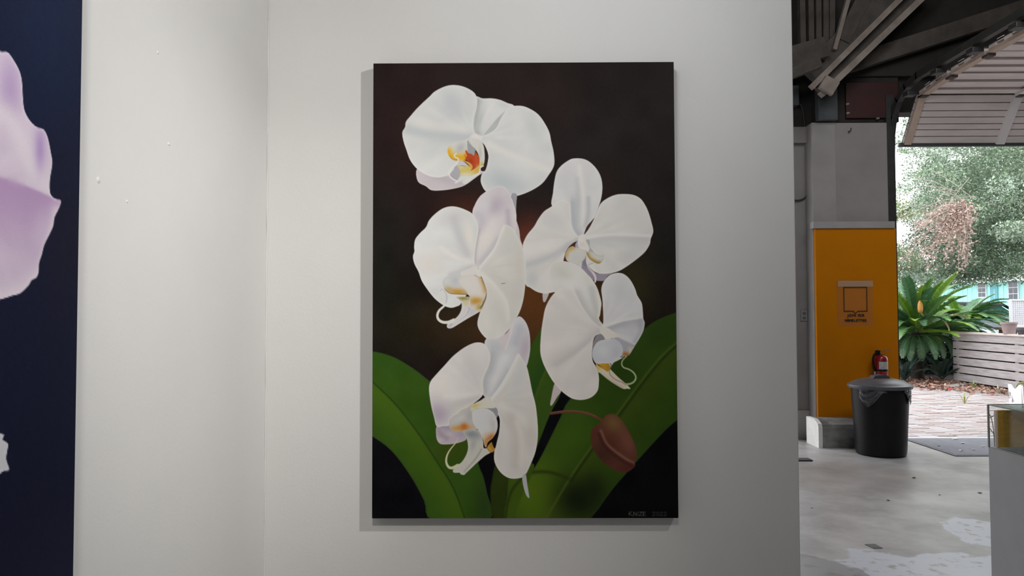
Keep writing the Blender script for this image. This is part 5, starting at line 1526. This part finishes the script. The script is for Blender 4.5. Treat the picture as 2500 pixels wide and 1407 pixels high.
def oak(label, trunk, puffs, per, tints, lsize, seed, limbs):
    t_ = thing('oak_tree', label, 'tree', (trunk[0], trunk[1], -.035), 'trees beyond the yard')
    MB().tube([(trunk[0], trunk[1], -.035), (trunk[0] - .1, trunk[1], 1.2), (trunk[0] - .2, trunk[1], 2.6), (trunk[0] - .3, trunk[1], 4.6)], [.45, .34, .30, .2], 12).build('trunk', M['bark'], t_, smooth=True)
    for lb in limbs:
        MB().tube([Vector(v) for v in spline(lb, False, 5)], list(np.linspace(.13, .02, (len(lb) - 1) * 5 + 1)), 7).build('limb', M['bark'], t_, smooth=True)
    rs = np.random.RandomState(seed)
    Cs, Sz, Tn = [], [], []
    for (x, y, z, r_, ti) in puffs:
        k = int(per * r_ * r_)
        d = rs.normal(size=(k, 3))
        d /= np.linalg.norm(d, axis=1)[:, None]
        rr = r_ * rs.uniform(.25, 1, k) ** .5
        Cs.append(np.array([x, y, z]) + d * rr[:, None] * np.array([1.15, 1, .75]))
        Sz.append(rs.uniform(*lsize, k))
        b_ = np.array(tints[ti])
        Tn.append(b_ * rs.uniform(.65, 1.35, (k, 1)) + rs.normal(size=(k, 3)) * .012)
    leaf_cloud('foliage', np.concatenate(Cs), np.concatenate(Sz), np.clip(np.concatenate(Tn), .004, 1), M['leaf'], t_, up=.35, seed=seed)
    return t_


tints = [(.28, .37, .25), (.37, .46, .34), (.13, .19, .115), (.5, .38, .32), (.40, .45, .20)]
pf = []


def puff_px(px, py, Y, r_, ti):
    q_ = P(px, py, Y)
    pf.append((q_.x, q_.y, q_.z, r_, ti))


rs_ = random.Random(21)
# right-hand oak: dense masses, lower hem following the photograph
for k in range(230):
    px = rs_.uniform(2270, 2760)
    hem = 640 + 35 * math.sin(px / 37) + (25 if px > 2440 else 0) - max(0, (2330 - px)) * .9
    py = rs_.uniform(120, hem)
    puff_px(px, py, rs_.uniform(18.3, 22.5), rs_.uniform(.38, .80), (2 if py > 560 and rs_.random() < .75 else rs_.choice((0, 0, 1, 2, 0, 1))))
for px in range(2290, 2372, 9):
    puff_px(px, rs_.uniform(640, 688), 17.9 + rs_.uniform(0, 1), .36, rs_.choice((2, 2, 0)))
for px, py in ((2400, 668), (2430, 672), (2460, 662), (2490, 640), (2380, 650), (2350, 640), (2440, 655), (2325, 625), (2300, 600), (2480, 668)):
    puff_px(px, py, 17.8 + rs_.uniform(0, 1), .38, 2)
for px, py in ((2455, 565), (2480, 560), (2440, 450), (2478, 560), (2495, 570)):
    puff_px(px, py, 17.6, .34, 1)
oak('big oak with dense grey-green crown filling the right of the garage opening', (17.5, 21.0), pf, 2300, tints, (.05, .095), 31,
    [[(17.2, 21, 3.4), (15.5, 20.6, 4.1), (13.8, 20.2, 4.3), (12.2, 19.8, 3.9), (11.2, 19.4, 3.4)], [(17.2, 21, 4.0), (16, 21, 5.2), (14, 20.8, 5.9), (12.4, 20.6, 6.0)], [(17.3, 21, 3.0), (15.6, 19.8, 3.0), (14.2, 19.0, 2.8)]])
pf = []
for k in range(58):
    px, py = rs_.uniform(2120, 2330), rs_.uniform(330, 640)
    if (px < 2245 and 385 < py < 445) or (px < 2232 and 540 < py < 600) or (2240 < px < 2320 and 430 < py < 480):
        continue
    puff_px(px, py, rs_.uniform(23, 27), rs_.uniform(.28, .55), rs_.choice((1, 0, 1, 4)))
for k in range(34):
    puff_px(rs_.uniform(2180, 2420), rs_.uniform(600, 680), rs_.uniform(23, 26), rs_.uniform(.35, .6), rs_.choice((0, 1, 2)))
for k in range(40):
    puff_px(rs_.uniform(2250, 2560), rs_.uniform(340, 600), rs_.uniform(24, 27), rs_.uniform(.5, .8), rs_.choice((0, 1, 2)))
oak('paler loose tree with sky gaps at the left of the garage opening', (10.3, 26.0), pf, 1700, tints, (.06, .11), 37,
    [[(10.1, 26, 2.6), (11.5, 25.6, 3.8), (12.6, 25.2, 4.8)], [(10.1, 26, 3.0), (12.5, 25.5, 4.2), (14.2, 25.2, 5.4)]])
# dead branches with pinkish dry leaves
db = P(2365, 505, 17.6)
dt = thing('dead_branch', 'bleached dead branch with pinkish dry leaves hanging in front of the oak', 'branch', db)
rs_ = random.Random(4)
Cs = []
for k in range(38):
    e_ = P(rs_.uniform(2198, 2365), rs_.uniform(535, 660), 17.4 + rs_.uniform(-.3, .3))
    mid = db.lerp(e_, .5) + Vector((rs_.uniform(-.12, .12), rs_.uniform(-.1, .1), .12 + rs_.uniform(0, .2)))
    pts = spline([tuple(db), tuple(mid), tuple(e_)], False, 6)
    MB().tube([Vector(v) for v in pts], list(np.linspace(.012, .004, len(pts))), 4).build('twig', M['dead'], dt)
    for v in pts[5:]:
        for _ in range(9):
            Cs.append((v[0] + rs_.gauss(0, .09), v[1] + rs_.gauss(0, .09), v[2] + rs_.gauss(-.03, .09)))
for k in range(9):
    a_ = P(rs_.uniform(2290, 2380), rs_.uniform(400, 520), 17.5)
    b_ = P(rs_.uniform(2200, 2290), rs_.uniform(400, 560), 17.6)
    mid = a_.lerp(b_, .5) + Vector((0, 0, rs_.uniform(0, .15)))
    MB().tube([Vector(v) for v in spline([tuple(a_), tuple(mid), tuple(b_)], False, 6)], .007, 4).build('twig', M['dead'], dt)
Cs = np.array(Cs)
leaf_cloud('dry_leaves', Cs, NR.uniform(.05, .10, len(Cs)), np.array((.50, .36, .31)) * NR.uniform(.7, 1.3, (len(Cs), 1)), M['leaf'], dt, seed=9)
# distant tree line closing the horizon
pf = []
for k in range(60):
    pf.append((rs_.uniform(20, 62), rs_.uniform(58, 70), rs_.uniform(.5, 5.0), rs_.uniform(1.6, 2.6), rs_.choice((0, 1, 2))))
oak('distant row of trees far behind the teal house', (44.0, 64.0), pf, 120, tints, (.25, .5), 43, [[(43.7, 64, 3), (46, 63, 4)]])

# leaf litter along the fence and below the palm
n = 5200
lx = NR.uniform(5.9, 8.27, n)
ly = NR.uniform(9.8, 14.9, n)
keep = (lx + NR.normal(0, .22, n) > 8.1 - np.clip((ly - 11.5), 0, 4) * .75) & (ly < 15)
lx, ly = lx[keep], ly[keep]
base_c = np.array([(.30, .15, .11), (.42, .27, .20), (.22, .11, .08), (.50, .40, .28), (.45, .08, .06)])
tn = base_c[NR.choice(5, len(lx), p=[.36, .3, .2, .11, .03])] * NR.uniform(.7, 1.3, (len(lx), 1))
tag(leaf_cloud('leaf_litter', np.stack([lx, ly, NR.uniform(.004, .03, len(lx))], 1), NR.uniform(.06, .12, len(lx)), tn, mat('dry_litter', (.3, .2, .15), .8, attr='tint'), None, flat=.35, seed=8),
    'reddish brown fallen leaves strewn below the palm and along the fence', 'leaves', kind='stuff')
for k, (px, py) in enumerate(((2378, 950), (2437, 962), (2355, 985))):
    c = PZ(px, py)
    t_ = thing('weed_tuft', ['green weed sprouting at the foot of the fence near the plank', 'pale dry weed at the foot of the fence near the planter', 'low yellowish weed between the pavers'][k], 'weed', (c.x, c.y, -.01))
    for i in range(6):
        a_ = 1.05 * i
        tip = Vector((c.x + .10 * math.cos(a_), c.y + .10 * math.sin(a_), .10 + .05 * (i % 2)))
        mid = Vector((c.x + .045 * math.cos(a_), c.y + .045 * math.sin(a_), .09))
        s_ = Vector((-math.sin(a_), math.cos(a_), 0)) * .012
        b_ = Vector((c.x, c.y, -.01))
        mb = MB().add([b_ - s_ * .4, b_ + s_ * .4, mid + s_, mid - s_, tip], [(0, 1, 2, 3), (3, 2, 4)])
        tt = [(.16, .30, .05), (.5, .42, .3), (.36, .38, .10)][k]
        mb.c = [tt] * 5
        mb.build('blade', M['frond'], t_)

# ------------------------------------------------------------------ teal house and parked car
hx = 26.0
hy = lambda px: hx * F_PX / (px - 1256.0)
teal = mat('teal_siding', (0.34, 0.72, 0.66), 0.7, (0.42, 0.78, 0.72), 2, stretch=(1, 14, .3), bump=0.3, bscale=12)
ho = thing('teal_house', 'teal wooden house with a pale roof behind the parked car', 'house', (hx + 3, 40, -.035))
ze = 3.02
MB().box((hx, 33, -.035), (hx + 6, 46, ze)).build('wall', teal, ho)
for y in np.arange(33.2, 46, .45):
    MB().box((hx - .02, y, -.03), (hx - .0, y + .05, ze - .1)).build('batten', teal, ho)
roofm = mat('pale_roof', (0.66, 0.62, 0.63), 0.8, (0.55, 0.51, 0.52), 4)
MB().prism([(hx - .5, ze - .02), (hx + 3, ze + 1.9), (hx + 6.5, ze - .02), (hx + 6.5, ze - .12), (hx - .5, ze - .12)], 'y', 32.5, 46.5).build('roof', roofm, ho)
MB().box((hx - .56, 32.5, ze - .16), (hx - .48, 46.5, ze - .0)).build('gutter', mat('white_gutter', (.8, .8, .8), .5, (.75, .75, .75), 4), ho)
frm = mat('window_trim_white', (0.55, 0.62, 0.62), 0.6, (0.5, 0.56, 0.56), 5)
pane = mat('dark_window_glass', (0.03, 0.035, 0.05), 0.15, (0.05, 0.055, 0.07), 3)
for a_, b_, z0, z1 in ((2381, 2399, 2.1, 2.88), (2455, 2477, 1.9, 2.88)):
    y1, y0 = hy(a_), hy(b_)
    w = MB().box((hx - .05, y0 - .08, z0 - .08), (hx - .001, y1 + .08, z1 + .08)).build('window', frm, ho)
    for i in range(2):
        for j in range(3):
            ya, yb = y0 + (y1 - y0) * i / 2 + .02, y0 + (y1 - y0) * (i + 1) / 2 - .02
            za, zb = z0 + (z1 - z0) * j / 3 + .02, z0 + (z1 - z0) * (j + 1) / 3 - .02
            MB().box((hx - .058, ya, za), (hx - .051, yb, zb)).build('pane', pane, w)
y1, y0 = hy(2410), hy(2428)
dr = MB().box((hx - .05, y0, 0.0), (hx - .001, y1, 2.75)).build('door', mat('deep_teal_door', (0.10, 0.36, 0.40), .6, (.13, .4, .43), 3), ho)
MB().box((hx - .06, y0 + .25, 2.0), (hx - .051, y1 - .35, 2.5)).build('notice', wpl, dr)

cx_, cy_ = 12.1, 17.6
ca = thing('parked_car', 'silver parked car facing the garage, behind the sago palm and fence', 'car', (cx_, cy_ + 2.1, -.035))
silver = mat('silver_car_paint', (0.42, 0.46, 0.52), 0.25, (0.40, 0.44, 0.50), 2, metal=0.5, coat=0.5)
dglass = mat('car_glass', (0.03, 0.10, 0.09), 0.05, (0.10, 0.32, 0.27), 1.4, spec=0.8)  # teal mottling in the glass colour stands for its reflections
bd = bmesh.new()


def loft(rows, m, name, parent, smooth=35):
    """rows: list of (y, [(x,z)...]) closed sections"""
    mb = MB()
    n = len(rows[0][1])
    vs = [(x, y, z) for y, sec in rows for x, z in sec]
    fs = [(i * n + j, i * n + (j + 1) % n, (i + 1) * n + (j + 1) % n, (i + 1) * n + j) for i in range(len(rows) - 1) for j in range(n)]
    fs += [tuple(range(n - 1, -1, -1)), tuple((len(rows) - 1) * n + j for j in range(n))]
    return mb.add(vs, fs).build(name, m, parent, smooth=smooth)


bd.free()


def sec_body(w, z0, z1):
    return [(cx_ - w * .94, z0), (cx_ + w * .94, z0), (cx_ + w, z0 + .15), (cx_ + w, (z0 + z1) / 2), (cx_ + w * .95, z1 - .06), (cx_ + w * .82, z1), (cx_ - w * .82, z1), (cx_ - w * .95, z1 - .06), (cx_ - w, (z0 + z1) / 2), (cx_ - w, z0 + .15)]


loft([(cy_, sec_body(.72, .30, .70)), (cy_ + .08, sec_body(.82, .20, .92)), (cy_ + .5, sec_body(.88, .18, 1.02)), (cy_ + 1.25, sec_body(.9, .18, 1.10)), (cy_ + 2.6, sec_body(.9, .18, 1.12)), (cy_ + 4.0, sec_body(.88, .2, 1.10)), (cy_ + 4.35, sec_body(.78, .3, .95))], silver, 'body', ca)


def sec_cab(w0, w1, z0, z1):
    return [(cx_ - w0, z0), (cx_ + w0, z0), (cx_ + w1, z1 - .05), (cx_ + w1 * .86, z1), (cx_ - w1 * .86, z1), (cx_ - w1, z1 - .05)]


loft([(cy_ + 1.15, sec_cab(.80, .79, 1.07, 1.13)), (cy_ + 1.85, sec_cab(.80, .64, 1.07, 1.52)), (cy_ + 3.1, sec_cab(.80, .64, 1.07, 1.54)), (cy_ + 4.0, sec_cab(.78, .70, 1.05, 1.16))], dglass, 'windows', ca)
loft([(cy_ + 1.72, sec_cab(.65, .63, 1.50, 1.545)), (cy_ + 2.3, sec_cab(.66, .63, 1.515, 1.585)), (cy_ + 3.2, sec_cab(.66, .63, 1.51, 1.575))], mat('black_car_roof', (.015, .015, .02), .3, (.02, .02, .025), 3), 'roof', ca)
for s_ in (-1, 1):
    MB().tube([(cx_ + s_ * .79, cy_ + 1.14, 1.10), (cx_ + s_ * .71, cy_ + 1.5, 1.35), (cx_ + s_ * .63, cy_ + 1.86, 1.53)], .035, 6).build('pillar', M['black'], ca, smooth=True)
    for yy in (cy_ + .85, cy_ + 3.5):
        wh = MB().lathe([(.0001, -.09), (.20, -.09), (.31, -.085), (.325, -.06), (.325, .06), (.31, .085), (.20, .09), (.0001, .09)], (0, 0, 0), 24)
        wh.v = [(cx_ + s_ * .80 + v[2], yy + v[0], .29 + v[1]) for v in wh.v]
        wh.build('wheel', M['black'], ca, smooth=40)
    MB().bbox((cx_ + s_ * .62 - .15, cy_ - .01, .66), (cx_ + s_ * .62 + .15, cy_ + .12, .82), .03).build('headlight', mat('headlight_lens', (.7, .72, .75), .1, (.6, .62, .66), 5), ca)
    MB().bbox((cx_ + s_ * .98 - .1, cy_ + 1.45, 1.12), (cx_ + s_ * .98 + .1, cy_ + 1.6, 1.26), .03).build('wing_mirror', silver, ca)
MB().bbox((cx_ - .45, cy_ - .015, .42), (cx_ + .45, cy_ + .05, .60), .02).build('grille', M['black'], ca)
